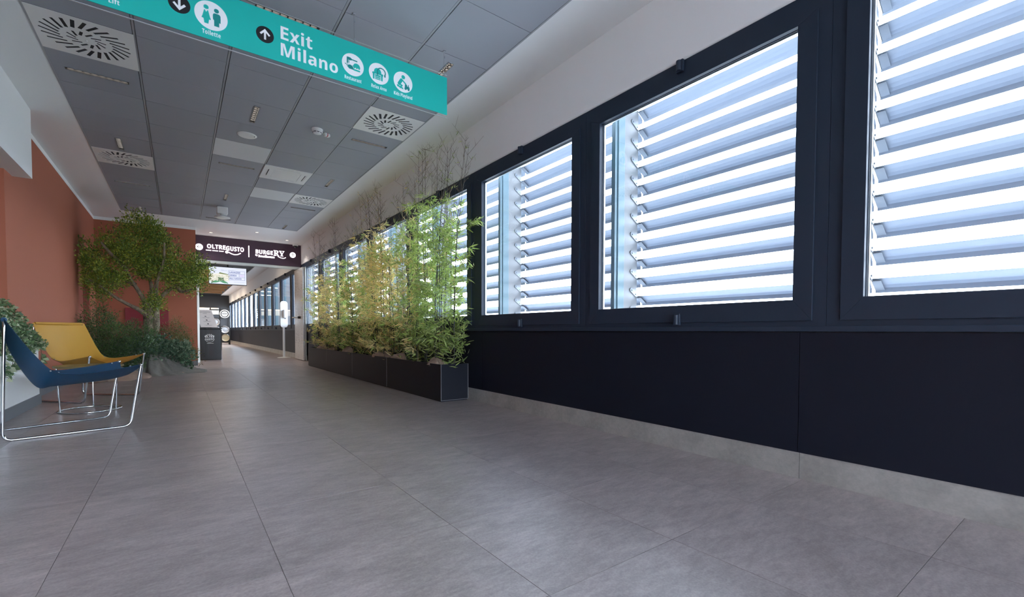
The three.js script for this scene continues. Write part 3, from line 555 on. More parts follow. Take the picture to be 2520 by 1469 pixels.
{
  const lumps = [[2.33, 4.62, .075, .055, .17, 'beside the green bamboo at the near end'], [2.35, 5.75, .07, .075, .2, 'where the first two planters meet'], [2.34, 6.35, .08, .075, .34, 'long, on the second planter'], [2.35, 7.95, .08, .08, .26, 'on the third planter'], [2.35, 9.0, .07, .05, .22, 'flat, where the last two planters meet'], [2.35, 9.75, .08, .085, .3, 'on the farthest planter']];
  lumps.forEach(([x, a, rx, ry, rz, n], i) => { const m = solo('burlap_bundle', cloth(20 + i, rx, ry, rz), M.burlap, `crumpled brown burlap ${n}`, 'burlap', 'burlap bundles on the planter rims'); m.position.copy(V(x, .385, a)); });
}
// one narrow leaf, folded along its rib, pointing along +y, one unit long
function leafGeo(w, fold = .25, droop = .12) {
  const v = [], y = [0, .35, .7, 1], hw = [0, w, w * .7, 0];
  for (let i = 0; i < 4; i++) v.push([0, y[i], -droop * y[i] * y[i]], [-hw[i], y[i], -droop * y[i] * y[i] + hw[i] * fold], [hw[i], y[i], -droop * y[i] * y[i] + hw[i] * fold]);
  const f = []; for (let i = 0; i < 3; i++) { const a = i * 3, b = a + 3; if (i > 0) f.push(a, b, a + 1); f.push(a + 1, b, b + 1); if (i > 0) f.push(a, a + 2, b); f.push(b, a + 2, b + 2); }
  const g = new THREE.BufferGeometry(); g.setAttribute('position', new THREE.Float32BufferAttribute(v.flat(), 3)); g.setIndex(f); g.computeVertexNormals();
  return g;
}
function leaves(name, list, geo, mat, parent) {              // list: [position, direction, length, colour, roll]
  const im = new THREE.InstancedMesh(geo, mat, list.length), m = new THREE.Matrix4(), q = new THREE.Quaternion(), q2 = new THREE.Quaternion(), up = new THREE.Vector3(0, 1, 0);
  list.forEach(([p, d, l, c, roll], i) => { q.setFromUnitVectors(up, d); q2.setFromAxisAngle(up, roll); m.compose(p, q.multiply(q2), new THREE.Vector3(l, l, l)); im.setMatrixAt(i, m); im.setColorAt(i, c); });
  im.name = name; im.userData.kind = 'stuff'; im.castShadow = im.receiveShadow = true; parent.add(im);
  return im;
}
function stick(p0, p1, r0, r1) { const d = p1.clone().sub(p0), g = new THREE.CylinderGeometry(r1, r0, d.length(), 4, 1, true); g.translate(0, d.length() / 2, 0); g.applyQuaternion(new THREE.Quaternion().setFromUnitVectors(new THREE.Vector3(0, 1, 0), d.normalize())); return g.translate(p0.x, p0.y, p0.z); }
const bambooLeaf = leafGeo(.062, .3, .16);
const bushDir = (r, up) => { const t = r() * 6.283, y = up + (r() - .5) * .9; return new THREE.Vector3(Math.cos(t), y, Math.sin(t)).normalize(); };
function bamboo(x, a, seed, label, { n = 5, tall = 2.7, gold = .3, lean = 0, spread = .16, dense = 1, bare = .72 }) {
  const r = rng(seed), g = thing('bamboo', label, 'bamboo plant', V(x, .34, a), 0, 'bamboo clumps in the planters'), list = [], tw = [];
  const green = [C(.36, .48, .11), C(.46, .58, .14), C(.27, .39, .09), C(.55, .64, .22)], yellow = [C(.86, .64, .22), C(.76, .62, .24), C(.92, .74, .36), C(.66, .58, .22)];
  for (let i = 0; i < n; i++) {
    const bx0 = (r() - .5) * .18, bz0 = (r() - .5) * spread * 2.4, hgt = tall * (.68 + .32 * r()) - .34, lx = -.10 * r() - .02, lz = (r() - .5) * .35 + lean;
    const pt = (t) => new THREE.Vector3(bx0 + lx * t * t, Math.min(hgt * t, 2.54), bz0 + lz * t * t + .03 * Math.sin(t * 5 + i));
    const goldC = r() < gold;
    mesh('culm', taper([0, .33, .66, 1].map(pt), [.0065, .005, .0035, .0012], 6, 14), goldC && r() < .5 ? M.culmGold : M.culm, g);
    for (let y = .08; y < .99; y += .13 / hgt * (.7 + .6 * r())) {
      const b = pt(y), top = y > bare, nb = top ? 2 : 3;
      for (let k = 0; k < nb; k++) {
        const d = bushDir(r, top ? 1.15 : .55), len = (top ? .12 + .22 * r() : .12 + .26 * r()) * (1 - .25 * y), e = b.clone().addScaledVector(d, len);
        e.x = Math.min(e.x, XW - x - .05); e.y = Math.min(e.y, 2.52); tw.push(stick(b, e, .0016, .0007));
        if (top) { for (let s = 0; s < 2; s++) { const p = b.clone().lerp(e, .4 + .4 * r()), d2 = bushDir(r, 1.2); tw.push(stick(p, p.clone().addScaledVector(d2, .05 + .07 * r()), .001, .0005)); } }
        const sprays = top ? (r() < .35 ? 1 : 0) : r() < .3 ? 0 : Math.round((2.4 + 2.6 * r()) * dense);
        for (let q = 0; q < sprays; q++) {                 // leaves stand in small fans along the twig
          const at = b.clone().lerp(e, .45 + .55 * r()), fan = d.clone().multiplyScalar(.5).add(bushDir(r, (r() - .5) * 1.3)).normalize(), nl = top ? 2 : 4 + Math.floor(r() * 4);
          const isGold = goldC ? r() < .85 : r() < gold * .35, set = isGold ? yellow : green;
          for (let l = 0; l < nl; l++) {
            const p = at.clone().add(new THREE.Vector3((r() - .5) * .03, (r() - .5) * .03, (r() - .5) * .03)); p.x = Math.min(p.x, XW - x - .04);
            const d3 = fan.clone().add(new THREE.Vector3(r() - .5, r() - .62, r() - .5).multiplyScalar(1.5)).normalize();
            list.push([p, d3, top ? .05 : .055 + .055 * r(), set[Math.floor(r() * 4)].clone().multiplyScalar(.8 + .5 * r()), r() * 6.28]);
          }
        }
      }
    }
  }
  // low leafy shoots round the foot
  for (let i = 0; i < 210 * dense; i++) {
    const p = new THREE.Vector3((r() - .42) * .26, .02 + r() * .36, (r() - .5) * spread * 3.2), c = (r() < gold * .6 ? yellow : green)[Math.floor(r() * 4)].clone().multiplyScalar(.6 + .4 * r());
    p.x = Math.min(p.x, XW - x - .05); list.push([p, bushDir(r, .35), .08 + .06 * r(), c, r() * 6.28]);
  }
  const t = mesh('twigs', tw, M.twig, g); t.userData.kind = 'stuff';
  leaves('foliage', list, bambooLeaf, M.leaf, g);
}
const bam = [
  [2.43, 4.58, 'bright green bamboo clump at the near end of the planters', { n: 9, tall: 2.85, gold: .04, lean: .34, spread: .19, bare: .74 }],
  [2.42, 5.12, 'green bamboo with a tall bare top, second from the near end', { n: 9, tall: 3.1, gold: .12, lean: .1, spread: .2, bare: .72 }],
  [2.42, 5.65, 'thin green and yellow bamboo at the first planter joint', { n: 7, tall: 2.8, gold: .35, spread: .18, bare: .76 }],
  [2.42, 6.2, 'golden yellow bamboo clump on the second planter', { n: 9, tall: 2.85, gold: .85, spread: .2, bare: .78 }],
  [2.42, 6.75, 'tall bamboo with dry bare tips in the second planter', { n: 8, tall: 3.1, gold: .6, spread: .2, bare: .7 }],
  [2.42, 7.35, 'yellow-green bamboo at the second planter joint', { n: 7, tall: 2.7, gold: .5, spread: .2 }],
  [2.42, 7.95, 'mixed green and straw bamboo in the third planter', { n: 8, tall: 2.85, gold: .45, spread: .22, bare: .7 }],
  [2.42, 8.6, 'olive bamboo with bare twiggy top in the third planter', { n: 7, tall: 3.0, gold: .5, spread: .22, bare: .66 }],
  [2.42, 9.3, 'dry golden bamboo clump in the last planter', { n: 7, tall: 2.7, gold: .7, spread: .22 }],
  [2.42, 10.05, 'sparse straw-tipped bamboo nearest the doorway', { n: 6, tall: 2.9, gold: .5, spread: .22, dense: .7, bare: .62 }],
];
bam.forEach(([x, a, label, o], i) => bamboo(x, a, 100 + i * 17, label, o));

// ================= TREE CORNER =================
const roundLeaf = leafGeo(.26, .2, .1);
function canopy(r, blobs, n, len, cols, up = .3, clumps = 0, cr = .1) { // leaves spread through overlapping crowns: [x, y, z, rx, ry, rz, weight]; clumps gathers them in tufts
  const list = [], tot = blobs.reduce((s, b) => s + b[6], 0);
  const spot = (out) => {
    let k = r() * tot, b = blobs[0]; for (const q of blobs) { k -= q[6]; if (k <= 0) { b = q; break; } }
    const th = r() * 6.283, cz = r() * 2 - 1, s = Math.sqrt(1 - cz * cz), rad = Math.pow(r(), out) * (1 + .16 * Math.sin(th * 5 + cz * 7) + .10 * Math.sin(th * 11 - cz * 9));
    const d = new THREE.Vector3(Math.cos(th) * s, cz, Math.sin(th) * s);
    return [new THREE.Vector3(b[0] + d.x * b[3] * rad, b[1] + d.y * b[4] * rad, b[2] + d.z * b[5] * rad), d];
  };
  const tufts = [...Array(clumps)].map(() => [...spot(.38), .6 + .7 * r(), Math.floor(r() * cols.length)]);
  for (let i = 0; i < n; i++) {
    let p, d, ci = Math.floor(r() * cols.length);
    if (clumps) {
      const t = tufts[Math.floor(r() * clumps)], th = r() * 6.283, cz = r() * 2 - 1, s = Math.sqrt(1 - cz * cz), rad = cr * t[2] * Math.pow(r(), .5);
      d = new THREE.Vector3(Math.cos(th) * s, cz, Math.sin(th) * s); p = t[0].clone().addScaledVector(d, rad); p.y -= .25 * rad * (1 - cz); d.addScaledVector(t[1], .6).normalize(); if (r() < .5) ci = t[3];
    } else [p, d] = spot(.45);
    const dir = d.clone().multiplyScalar(.8).add(new THREE.Vector3(r() - .5, up + r() - .5, r() - .5)).normalize();
    list.push([p, dir, len[0] + (len[1] - len[0]) * r(), cols[ci].clone().multiplyScalar(.7 + .6 * r()), r() * 6.28]);
  }
  return list;
}
{
  const r = rng(77), g = thing('potted_tree', 'small broad-crowned evergreen tree in front of the terracotta wall', 'tree', V(-.41, .3, 10.25));
  const P3 = (x, y, z) => new THREE.Vector3(x, y - .3, z);
  const trunk = mesh('trunk', [taper([P3(.0, .30, 0), P3(-.005, .55, 0), P3(-.02, .8, 0), P3(-.02, 1.0, 0), P3(-.03, 1.25, 0)], [.105, .088, .082, .085, .075], 12), taper([P3(.02, .62, .01), P3(.075, .82, .02), P3(.07, 1.05, .02), P3(.09, 1.3, 0)], [.06, .055, .06, .05], 10)], M.bark, g);
  const br = [
    [[-.03, 1.15, 0], [-.12, 1.38, .05], [-.24, 1.62, .08], [-.36, 1.95, .1], [-.42, 2.25, .1]], [[-.03, 1.2, 0], [.02, 1.5, -.1], [-.02, 1.8, -.2], [.0, 2.2, -.2]],
    [[.09, 1.25, 0], [.2, 1.42, .08], [.38, 1.56, .12], [.58, 1.68, .1], [.7, 1.85, .05]], [[-.02, 1.0, .02], [-.16, 1.13, .12], [-.28, 1.2, .2], [-.45, 1.32, .25], [-.62, 1.48, .2], [-.78, 1.6, .15]],
    [[.08, 1.28, 0], [.1, 1.6, .15], [.2, 1.95, .25], [.22, 2.3, .2]], [[-.2, 1.55, .06], [-.45, 1.72, -.05], [-.65, 1.9, -.15]], [[.38, 1.56, .12], [.45, 1.45, .3], [.6, 1.5, .42]], [[-.3, 1.8, .1], [-.5, 2.05, .3], [-.6, 2.2, .35]],
  ];
  for (const b of br) mesh('branch', taper(b.map((p) => P3(...p)), [.042, .026, .014], 7), M.bark, g);
  const cols = [C(.14, .24, .025), C(.21, .31, .03), C(.30, .38, .035), C(.09, .17, .02), C(.40, .42, .045)];
  const list = canopy(r, [[-.1, 1.85, 0, .52, .52, .5, 3.4], [.35, 1.62, .05, .42, .38, .45, 2.4], [-.52, 1.62, .1, .38, .48, .42, 2.2], [-.1, 2.22, .05, .34, .22, .34, 1], [-.55, 1.25, .2, .28, .2, .25, .6], [.62, 1.45, .1, .26, .28, .3, .9], [.02, .98, .1, .17, .2, .17, .25], [.15, 2.12, 0, .2, .24, .2, .35], [-.75, 1.5, .1, .16, .35, .25, .5]], 27000, [.024, .043], cols, .3, 330, .125);
  leaves('foliage', list, roundLeaf, M.glossLeaf, g);
  // root ball wrapped in gathered net cloth
  const prof = [[.0, .46], [.12, .46], [.19, .43], [.23, .36], [.27, .25], [.34, .12], [.46, .045], [.56, .02], [.58, .0]];
  const pos = [], idx = [], uv = [], N = 120;
  prof.forEach(([rad, y], i) => { for (let j = 0; j <= N; j++) { const t = j / N * 6.283, k = Math.min(1, i / 5), f = 1 + k * (.10 * Math.sin(t * 5 + 1) + .07 * Math.sin(t * 11 + i * .4) + .035 * Math.sin(t * 23)), ex = 1 + (i > 4 ? .25 * Math.max(0, Math.cos(t - .1)) : 0); pos.push(Math.cos(t) * rad * f * ex, y + (i > 5 && i < 8 ? .02 * Math.sin(t * 9) + .015 * Math.sin(t * 17) : 0), Math.sin(t) * rad * f); uv.push(t * .3, i * .1); } });
  for (let i = 0; i + 1 < prof.length; i++) for (let j = 0; j < N; j++) { const a = i * (N + 1) + j, b = a + N + 1; idx.push(a, a + 1, b, b, a + 1, b + 1); }
  const ge = new THREE.BufferGeometry(); ge.setAttribute('position', new THREE.Float32BufferAttribute(pos, 3)); ge.setAttribute('uv', new THREE.Float32BufferAttribute(uv, 2)); ge.setIndex(idx); ge.computeVertexNormals();
  const w = solo('burlap_wrap', ge, M.tulle, 'grey-brown net cloth gathered over the root ball of the tree', 'cloth'); w.position.copy(V(-.38, 0, 10.15));
  const d = solo('burlap_drape', cloth(51, .42, .13, .62, M.tulle, 0), M.burlap, 'brown burlap pooled on the floor under the yellow chair and shrubs', 'cloth'); d.position.copy(V(-.88, 0, 9.45));
  const d2 = solo('burlap_drape', cloth(52, .30, .06, .16, M.tulle, 0), M.burlap, 'folded toe of net cloth lying beside the tree on the floor', 'cloth'); d2.position.copy(V(-.1, 0, 9.95)); d2.rotation.y = .5;
}
const fineLeaf = leafGeo(.12, .2, .2);
function shrub(pos, seed, label, blobs, n, len, cols, geo, mat, stems = 9, name = 'leafy_shrub', group) {
  const r = rng(seed), g = thing(name, label, 'shrub', pos, 0, group);
  const st = [];
  for (let i = 0; i < stems; i++) { const b = blobs[i % blobs.length]; st.push(taper([new THREE.Vector3((r() - .5) * .12, -.02, (r() - .5) * .12), new THREE.Vector3(b[0] * .5 + (r() - .5) * .1, b[1] * .5, b[2] * .5 + (r() - .5) * .1), new THREE.Vector3(b[0] + (r() - .5) * b[3], b[1] + b[4] * .5, b[2] + (r() - .5) * b[5])], [.008, .005, .002], 5, 6)); }
  const s = mesh('stems', st, M.twig, g); s.userData.kind = 'stuff';
  leaves('foliage', canopy(r, blobs, n, len, cols, .3, Math.round(n / 60), .11), geo, mat, g);
  return g;
}
const nand = [C(.055, .14, .03), C(.08, .19, .035), C(.12, .24, .05), C(.04, .10, .025)], nandRed = [C(.10, .15, .03), C(.17, .15, .04), C(.12, .19, .04), C(.24, .12, .05)];
shrub(V(-1.02, .02, 10.0), 31, 'dark green feathery shrub tallest against the left wall', [[-.05, .75, 0, .22, .45, .3, 1.2], [.12, .55, .15, .3, .4, .35, 1.6], [0, .3, .1, .3, .3, .35, 1]], 10500, [.024, .046], nand, fineLeaf, M.leaf);
shrub(V(-.72, .02, 10.0), 32, 'dense green feathery shrub directly behind the yellow chair', [[0, .5, 0, .34, .38, .36, 2], [.2, .62, .1, .26, .3, .3, 1], [-.05, .28, .2, .34, .26, .3, 1]], 12000, [.024, .044], nand, fineLeaf, M.leaf);
shrub(V(-.08, .02, 10.95), 33, 'reddish green feathery shrub to the right of the tree trunk', [[.02, .62, 0, .28, .3, .28, 1.5], [.14, .4, .05, .24, .3, .26, 1]], 6000, [.024, .044], nandRed, fineLeaf, M.leaf);
{ // ivy leaf: five lobes
  const o = [[0, -.1], [.25, -.3], [.3, -.05], [.55, .05], [.33, .3], [.42, .55], [.15, .55], [0, .95], [-.15, .55], [-.42, .55], [-.33, .3], [-.55, .05], [-.3, -.05], [-.25, -.3]];
  const sh = new THREE.Shape(o.map(([x, y]) => new THREE.Vector2(x, y + .1))), ivyG = new THREE.ShapeGeometry(sh), p = ivyG.attributes.position;
  for (let i = 0; i < p.count; i++) p.setZ(i, Math.abs(p.getX(i)) * .25 - p.getY(i) * p.getY(i) * .15); ivyG.computeVertexNormals();
  const ivyC = [C(.10, .18, .07), C(.16, .25, .10), C(.36, .42, .24), C(.07, .14, .06), C(.48, .50, .33)];
  const iv = [C(.08, .17, .09), C(.12, .22, .12), C(.26, .34, .22), C(.06, .13, .075)];
  shrub(V(-.33, .0, 10.05), 41, 'grey-green ivy spilling over the net cloth at the foot of the tree', [[0, .5, .05, .42, .13, .3, 2], [.28, .36, .05, .26, .2, .25, 1.3], [.36, .2, -.15, .16, .2, .2, .6], [-.3, .42, .05, .25, .14, .25, .7]], 5200, [.028, .044], iv, ivyG, M.glossLeaf, 12, 'ivy_plant');
  const pot = thing('clay_pot', 'small clay pot under the ivy beside the terracotta wall', 'pot', V(.0, 0, 11.35)); mesh('body', new THREE.LatheGeometry([[0, .02], [.09, 0], [.11, .12], [.13, .13], [.13, .17], [.11, .17], [.1, .12], [0, .11]].map(([x, y]) => new THREE.Vector2(x, y)), 28), M.clay, pot); mesh('cloth_band', cloth(61, .17, .07, .17, M.burlap, 0), M.burlap, pot);
  // ivy on the low wall
  const g = thing('ivy_hedge', 'variegated ivy growing along the white low wall behind the blue chair', 'ivy', V(-1.35, .55, 0)), r = rng(91), list = [], stems = [];
  for (let i = 0; i < 13000; i++) {
    const a = 2.6 + 4.15 * Math.pow(r(), .75), end = Math.max(0, 1 - Math.max(0, a - 6.2) / .75), top = (.30 + .22 * Math.abs(Math.sin(a * 2.3 + .6))) * (.35 + .65 * end), th = r() * Math.PI, rr = Math.pow(r(), .35);
    list.push([new THREE.Vector3(Math.cos(th) * .24 * rr, Math.sin(th) * top * rr + .02, -a), bushDir(r, .3), .018 + .016 * r(), ivyC[Math.floor(r() * 5)].clone().multiplyScalar(.7 + .6 * r()), r() * 6.28]);
  }
  for (let s = 0; s < 26; s++) {
    const a = 3 + 3.68 * r(), dep = .06 + .13 * r() * (a > 6.4 ? .5 : 1), pts = [new THREE.Vector3(.12, .08, -a), new THREE.Vector3(.185, .05, -a - .02), new THREE.Vector3(.20, -dep * .5, -a + (r() - .5) * .1), new THREE.Vector3(.185, -dep, -a + (r() - .5) * .15)];
    stems.push(taper(pts, [.003, .0015], 4, 8)); const cv = new THREE.CatmullRomCurve3(pts);
    for (let l = 0; l < 30; l++) { const p = cv.getPoint(.15 + .85 * r()); list.push([p.add(new THREE.Vector3(r() * .03, (r() - .5) * .03, (r() - .5) * .05)), new THREE.Vector3(.6 + r(), -.6 - r() * .6, (r() - .5) * 1.4).normalize(), .024 + .018 * r(), ivyC[Math.floor(r() * 5)].clone().multiplyScalar(.7 + .6 * r()), Math.PI / 2 + r() * 3]); }
  }
  mesh('stems', stems, M.twig, g).userData.kind = 'stuff';
  leaves('foliage', list, ivyG, M.glossLeaf, g);
}
{
  const g = thing('wall_board', 'crimson red board on the terracotta wall behind the tree', 'board', V(-.53, .86, 11.99));
  mesh('panel', rbx(-.35, .35, -.36, .36, 0, .02, .003, 1).translate(0, 0, .02), M.crimson, g);
}
// ================= BEYOND THE DOORWAY =================
{ // menu lectern
  const g = thing('menu_stand', 'glossy black stand with a slanted white menu board just inside the doorway', 'stand', V(.64, 0, 14.15), -.12);
  mesh('cabinet', rbx(-.25, .25, 0, .80, -.16, .16, .012), M.gloss, g);
  mesh('desk', rbx(-.27, .26, .80, .835, -.2, .18, .008), M.gloss, g);
  const cv = document.createElement('canvas'); cv.width = 320; cv.height = 440; const c = cv.getContext('2d');
  c.fillStyle = '#f3e9e4'; c.fillRect(0, 0, 320, 440); c.fillStyle = '#7d6a66'; c.textAlign = 'center'; c.font = '42px serif'; c.fillText('BENVENUTO', 160, 74, 280); c.fillStyle = '#8a7d7a'; c.fillRect(120, 92, 84, 6);
  for (let i = 0; i < 3; i++) { const y = 165 + i * 95; c.fillStyle = '#4a4446'; c.beginPath(); c.ellipse(160, y, 20 - i * 3, 9 + i * 3, .4 * i, 0, 7); c.fill(); c.fillStyle = '#a39794'; c.fillRect(80, y + 28, 160, 4); c.fillRect(105, y + 38, 110, 4); }
  const t = new THREE.CanvasTexture(cv); t.colorSpace = THREE.SRGBColorSpace;
  const bm = S({ map: t, roughness: .5 }), q = [[-.19, .845, .06], [.17, .845, .06], [.03, 1.30, -.06], [-.31, 1.30, -.06]].map((v) => new THREE.Vector3(...v));
  const board = new THREE.BufferGeometry(), n = new THREE.Vector3().crossVectors(q[1].clone().sub(q[0]), q[3].clone().sub(q[0])).normalize(), bk = q.map((v) => v.clone().addScaledVector(n, -.02));
  board.setAttribute('position', new THREE.Float32BufferAttribute(q.flatMap((v) => v.toArray()), 3)); board.setAttribute('uv', new THREE.Float32BufferAttribute([0, 0, 1, 0, 1, 1, 0, 1], 2)); board.setIndex([0, 1, 2, 0, 2, 3]); board.computeVertexNormals();
  const bb = new THREE.BufferGeometry(), all = [...q.map((v) => v.clone().addScaledVector(n, -.0012)), ...bk]; bb.setAttribute('position', new THREE.Float32BufferAttribute(all.flatMap((v) => v.toArray()), 3)); bb.setAttribute('uv', new THREE.Float32BufferAttribute(new Float32Array(16), 2)); bb.setIndex([0, 1, 2, 0, 2, 3, 4, 6, 5, 4, 7, 6, 0, 4, 1, 1, 4, 5, 1, 5, 2, 2, 5, 6, 2, 6, 3, 3, 6, 7, 3, 7, 0, 0, 7, 4]);
  const bk2 = bb.toNonIndexed(); bk2.computeVertexNormals();
  const b2 = mesh('menu_board', bk2, M.black, g); mesh('menu_sheet', board, bm, b2);
  mesh('board_prop', rod([new THREE.Vector3(-.05, .83, -.1), new THREE.Vector3(-.14, 1.08, -.04)], .012, .01), M.black, g);
  letters(g, 'OLTRE', -.105, .575, -.161, .055, .21, font, 'letter', M.white, .003);
  letters(g, 'GUSTO', -.105, .505, -.161, .055, .21, font, 'letter', M.white, .003);
  mesh('smile', rod([new THREE.Vector3(-.075, .482, .163), new THREE.Vector3(-.03, .462, .163), new THREE.Vector3(.03, .462, .163), new THREE.Vector3(.085, .49, .163)], .005, .02), M.white, g);
  mesh('arch', [...Array(7)].map((_, i) => bx(-.008, .008, .1, .13, -.163, -.16).rotateZ(-.9 + i * .3).translate(0, .54, 0)), M.offWhite, g);
  mesh('tagline', bx(-.06, .085, .428, .438, -.163, -.16), M.offWhite, g);
}
{
  const g = thing('sanitizer_stand', 'white hand sanitizer dispenser on a slim floor stand by the windows', 'dispenser', V(2.36, 0, 14.03), .25);
  mesh('base', new THREE.LatheGeometry([[0, .028], [.05, .026], [.15, .012], [.17, .006], [.17, 0], [0, 0]].map(([x, y]) => new THREE.Vector2(x, y)), 40), M.white, g);
  mesh('pole', rbx(-.028, .028, .02, .9, -.018, .018, .01), M.white, g);
  const s = new THREE.Shape(), w = .098, y0 = .85, y1 = 1.585, r = .085; s.moveTo(-w + r, y0); s.lineTo(w - r, y0); s.quadraticCurveTo(w, y0, w, y0 + r); s.lineTo(w, y1 - r); s.quadraticCurveTo(w, y1, w - r, y1); s.lineTo(-w + r, y1); s.quadraticCurveTo(-w, y1, -w, y1 - r); s.lineTo(-w, y0 + r); s.quadraticCurveTo(-w, y0, -w + r, y0);
  mesh('back_plate', new THREE.ExtrudeGeometry(s, { depth: .012, bevelEnabled: true, bevelSize: .003, bevelThickness: .003, bevelSegments: 2 }).translate(0, 0, .018), M.offWhite, g);
  mesh('dispenser', new RoundedBoxGeometry(.115, .235, .10, 4, .035).translate(0, 1.225, .085), M.white, g);
  mesh('nozzle', cyl(.018, .022, .02, 0, 1.10, -.095, 16), M.dark, g);
}
{ // screen
  const cv = document.createElement('canvas'); cv.width = 640; cv.height = 340; const c = cv.getContext('2d'), r = rng(9);
  c.fillStyle = '#dfe4f4'; c.fillRect(0, 0, 640, 340);
  c.fillStyle = '#e9e6d8'; c.beginPath(); c.moveTo(0, 160); c.lineTo(150, 128); c.lineTo(320, 140); c.lineTo(345, 260); c.lineTo(200, 300); c.lineTo(0, 290); c.fill();
  for (let i = 0; i < 260; i++) { const y = 160 + r() * 130; c.fillStyle = ['#cfcbb4', '#f6f4ea', '#b9b79a', '#9aa27c', '#e4dfc9'][Math.floor(r() * 5)]; c.fillRect(r() * 330, y, 8 + r() * 34, 2 + r() * 4); }
  c.fillStyle = '#6f7a3a'; c.beginPath(); c.moveTo(165, 132); c.lineTo(178, 106); c.lineTo(330, 140); c.lineTo(320, 150); c.fill();
  for (let i = 0; i < 40; i++) { c.fillStyle = ['#4d6a45', '#3d5637', '#7b9266'][i % 3]; c.beginPath(); c.ellipse(150 + r() * 100, 215 + r() * 60, 22 * r() + 5, 6, r() * 3, 0, 7); c.fill(); }
  for (const [x, an] of [[80, -.5], [130, -.3], [230, .4], [270, .5]]) { c.fillStyle = '#4e9366'; c.beginPath(); c.ellipse(x, 300, 58, 14, an, 0, 7); c.fill(); }
  c.strokeStyle = '#39478f'; c.lineWidth = 4; c.strokeRect(328, 62, 284, 186); c.beginPath(); c.moveTo(328, 124); c.lineTo(612, 124); c.moveTo(328, 186); c.lineTo(612, 186); c.moveTo(512, 124); c.lineTo(512, 186); c.stroke();
  c.fillStyle = '#39478f'; c.font = 'bold 44px sans-serif'; c.fillText('LASAGNE', 342, 109, 250); c.fillText('VERDI', 342, 171, 156); c.fillText("ALL'UOVO", 342, 233, 252); c.fillStyle = '#d9cdf0'; c.fillRect(526, 136, 72, 38);
  c.fillStyle = '#b9bfd8'; c.fillRect(56, 74, 70, 10); c.fillRect(200, 52, 50, 8); c.fillRect(200, 66, 110, 8); c.fillRect(420, 288, 190, 6);
  const t = new THREE.CanvasTexture(cv); t.colorSpace = THREE.SRGBColorSpace;
  const g = thing('wall_screen', 'slim hanging display screen showing a lasagne advertisement', 'screen', V(1.045, 2.19, 14.0), .02), sm = S({ color: C(.02, .02, .02), emissive: C(1, 1, 1), emissiveMap: t, emissiveIntensity: .31, roughness: .3 });
  mesh('bezel', rbx(-.425, .425, -.232, .228, -.02, .03, .006).translate(0, 0, 0), M.black, g);
  mesh('screen', new THREE.PlaneGeometry(.832, .436).translate(0, .002, .0215), sm, g);
  mesh('mount', [cyl(.02, .02, .6, 0, .53, .01, 12), bx(-.12, .12, .2, .24, -.005, .04)], M.black, g);
}
{
  const bn = ['nearest the screen', 'second behind the screen', 'third behind the screen', 'fourth behind the screen', 'fifth behind the screen', 'farthest from the screen'];
  for (let i = 0; i < 6; i++) solo('wood_baffle', rbx(-4.8, 1.6, 2.45, 2.78, 17.4 + i * 1.45, 17.47 + i * 1.45, .004, 1), M.wood, `long warm wooden ceiling baffle ${bn[i]}`, 'baffle', 'hanging wooden baffles');
  const ln = ['added unseen row lighting the baffles, wall side', 'added unseen row lighting the baffles, window side', 'first row past the baffles, wall side', 'first row past the baffles, window side', 'middle row, wall side', 'middle row, window side', 'last row, wall side', 'last row, window side'];
  let q = 0;
  for (const a of [15.6, 26.2, 29, 32]) for (const x of [-.6, 1.0]) {  // the nearest row is an unseen addition that lights the wooden baffles
    const g = thing('linear_lamp', `warm linear ceiling lamp, ${ln[q++]}`, 'ceiling light', V(x, H, a), 0, 'linear lamps in the restaurant');
    mesh('body', bx(-.6, .6, -.03, .005, -.03, .03), M.offWhite, g); mesh('diffuser', bx(-.58, .58, -.034, -.03, -.02, .02), M.cove, g);
    const L = new THREE.RectAreaLight(new THREE.Color().setRGB(1, .82, .62), a < 20 ? 45 : 110, 1.1, .05); L.position.set(0, -.036, 0); L.rotation.x = -Math.PI / 2; g.add(L);
  }
  const h = thing('bar_hood', 'metal bar hood with a warm light strip at the far end of the restaurant', 'hood', V(.9, 0, 33.2));
  mesh('casing', rbx(-1.6, 1.05, 1.72, 2.13, -.3, .4, .02), M.alu, h); mesh('light_strip', bx(-1.55, 1.0, 2.07, 2.11, -.33, -.305), M.cove, h);
}
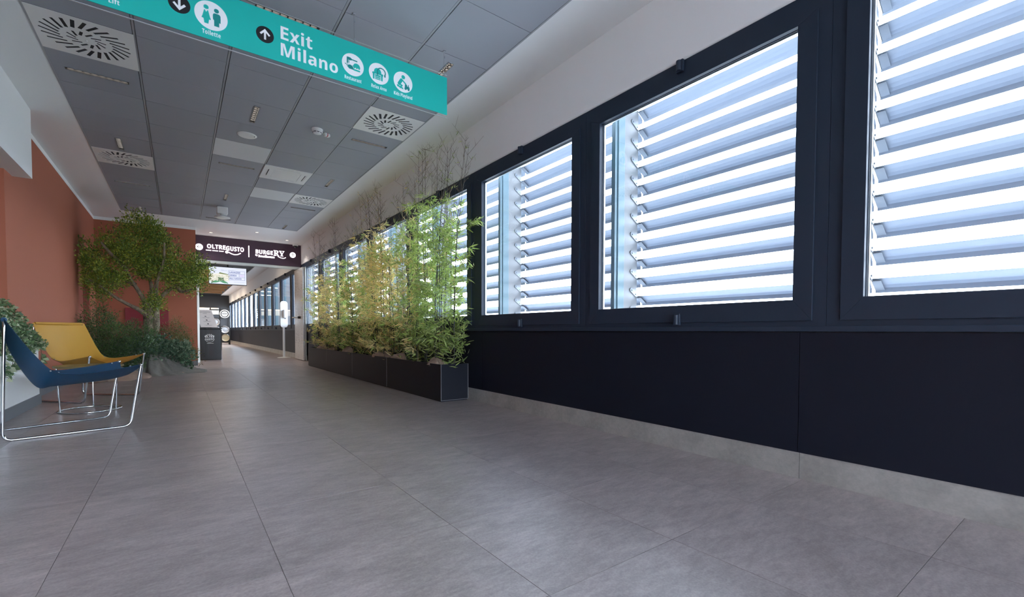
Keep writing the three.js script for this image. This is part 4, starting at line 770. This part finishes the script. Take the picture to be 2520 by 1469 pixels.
{ // barrel rack
  const r0 = .205, bar = (prof) => new THREE.LatheGeometry(prof.map(([x, y]) => new THREE.Vector2(x, y)), 32).rotateX(Math.PI / 2);
  const body = bar([[0, -.3], [.165, -.3], [.185, -.32], [.2, -.18], [.213, 0], [.2, .18], [.185, .32]]), head = bar([[.185, .32], [.17, .325], [.165, .295], [.1, .30], [0, .305]]), hoop = merge([-.25, -.12, .12, .25].map((z) => new THREE.TorusGeometry(.206 - Math.abs(z) * .05, .006, 6, 32).translate(0, 0, z)));
  const metal = S({ color: C(.45, .45, .46), roughness: .35, metalness: .8 }), gold = S({ color: C(.5, .42, .28), roughness: .4, metalness: .7 });
  const spots = [[1.955, .37, gold, 'bottom, brassy head'], [1.94, .80, metal, 'silver head, second from the floor'], [1.52, 1.19, metal, 'pale head, left of the round badge'], [1.52, .80, metal, 'partly behind the menu stand, upper'], [1.52, .37, metal, 'partly behind the menu stand, lower']];
  for (const [x, y, m, n] of spots) { const g = thing('barrel', `barrel in the far dark rack, ${n}`, 'barrel', V(x, y, 28.6), 0, 'barrels in the rack'); mesh('body', body, M.dark, g); mesh('head', head, m, g); mesh('hoop', hoop, metal, g); }
  const rk = thing('barrel_rack', 'tall black metal rack holding barrels at the end of the windows', 'rack', V(1.735, 0, 28.6));
  for (const x of [-.42, 0, .42]) for (const z of [-.28, .28]) mesh('upright', bx(x - .02, x + .02, 0, 1.95, -z - .02, -z + .02), M.black, rk);
  for (const y of [.135, .57, .96, 1.41, 1.85]) mesh('rail', [bx(-.42, .42, y - .02, y + .02, -.3, -.26), bx(-.42, .42, y - .02, y + .02, .26, .3)], M.black, rk);
  const b = thing('round_badge', 'round white and black emblem sign on the barrel rack', 'sign', V(1.93, 1.63, 28.25));
  mesh('rim', new THREE.TorusGeometry(.2, .022, 10, 40), M.offWhite, b); mesh('disc', new THREE.CylinderGeometry(.185, .185, .03, 36).rotateX(Math.PI / 2), M.black, b); mesh('emblem', [new THREE.CylinderGeometry(.14, .14, .034, 32).rotateX(Math.PI / 2)], M.offWhite, b); mesh('band', [bx(-.12, .12, -.02, .02, -.02, .02), bx(-.07, .07, .05, .07, -.02, .02), bx(-.07, .07, -.07, -.05, -.02, .02)], M.dark, b);
}
renderer.render(scene, camera);
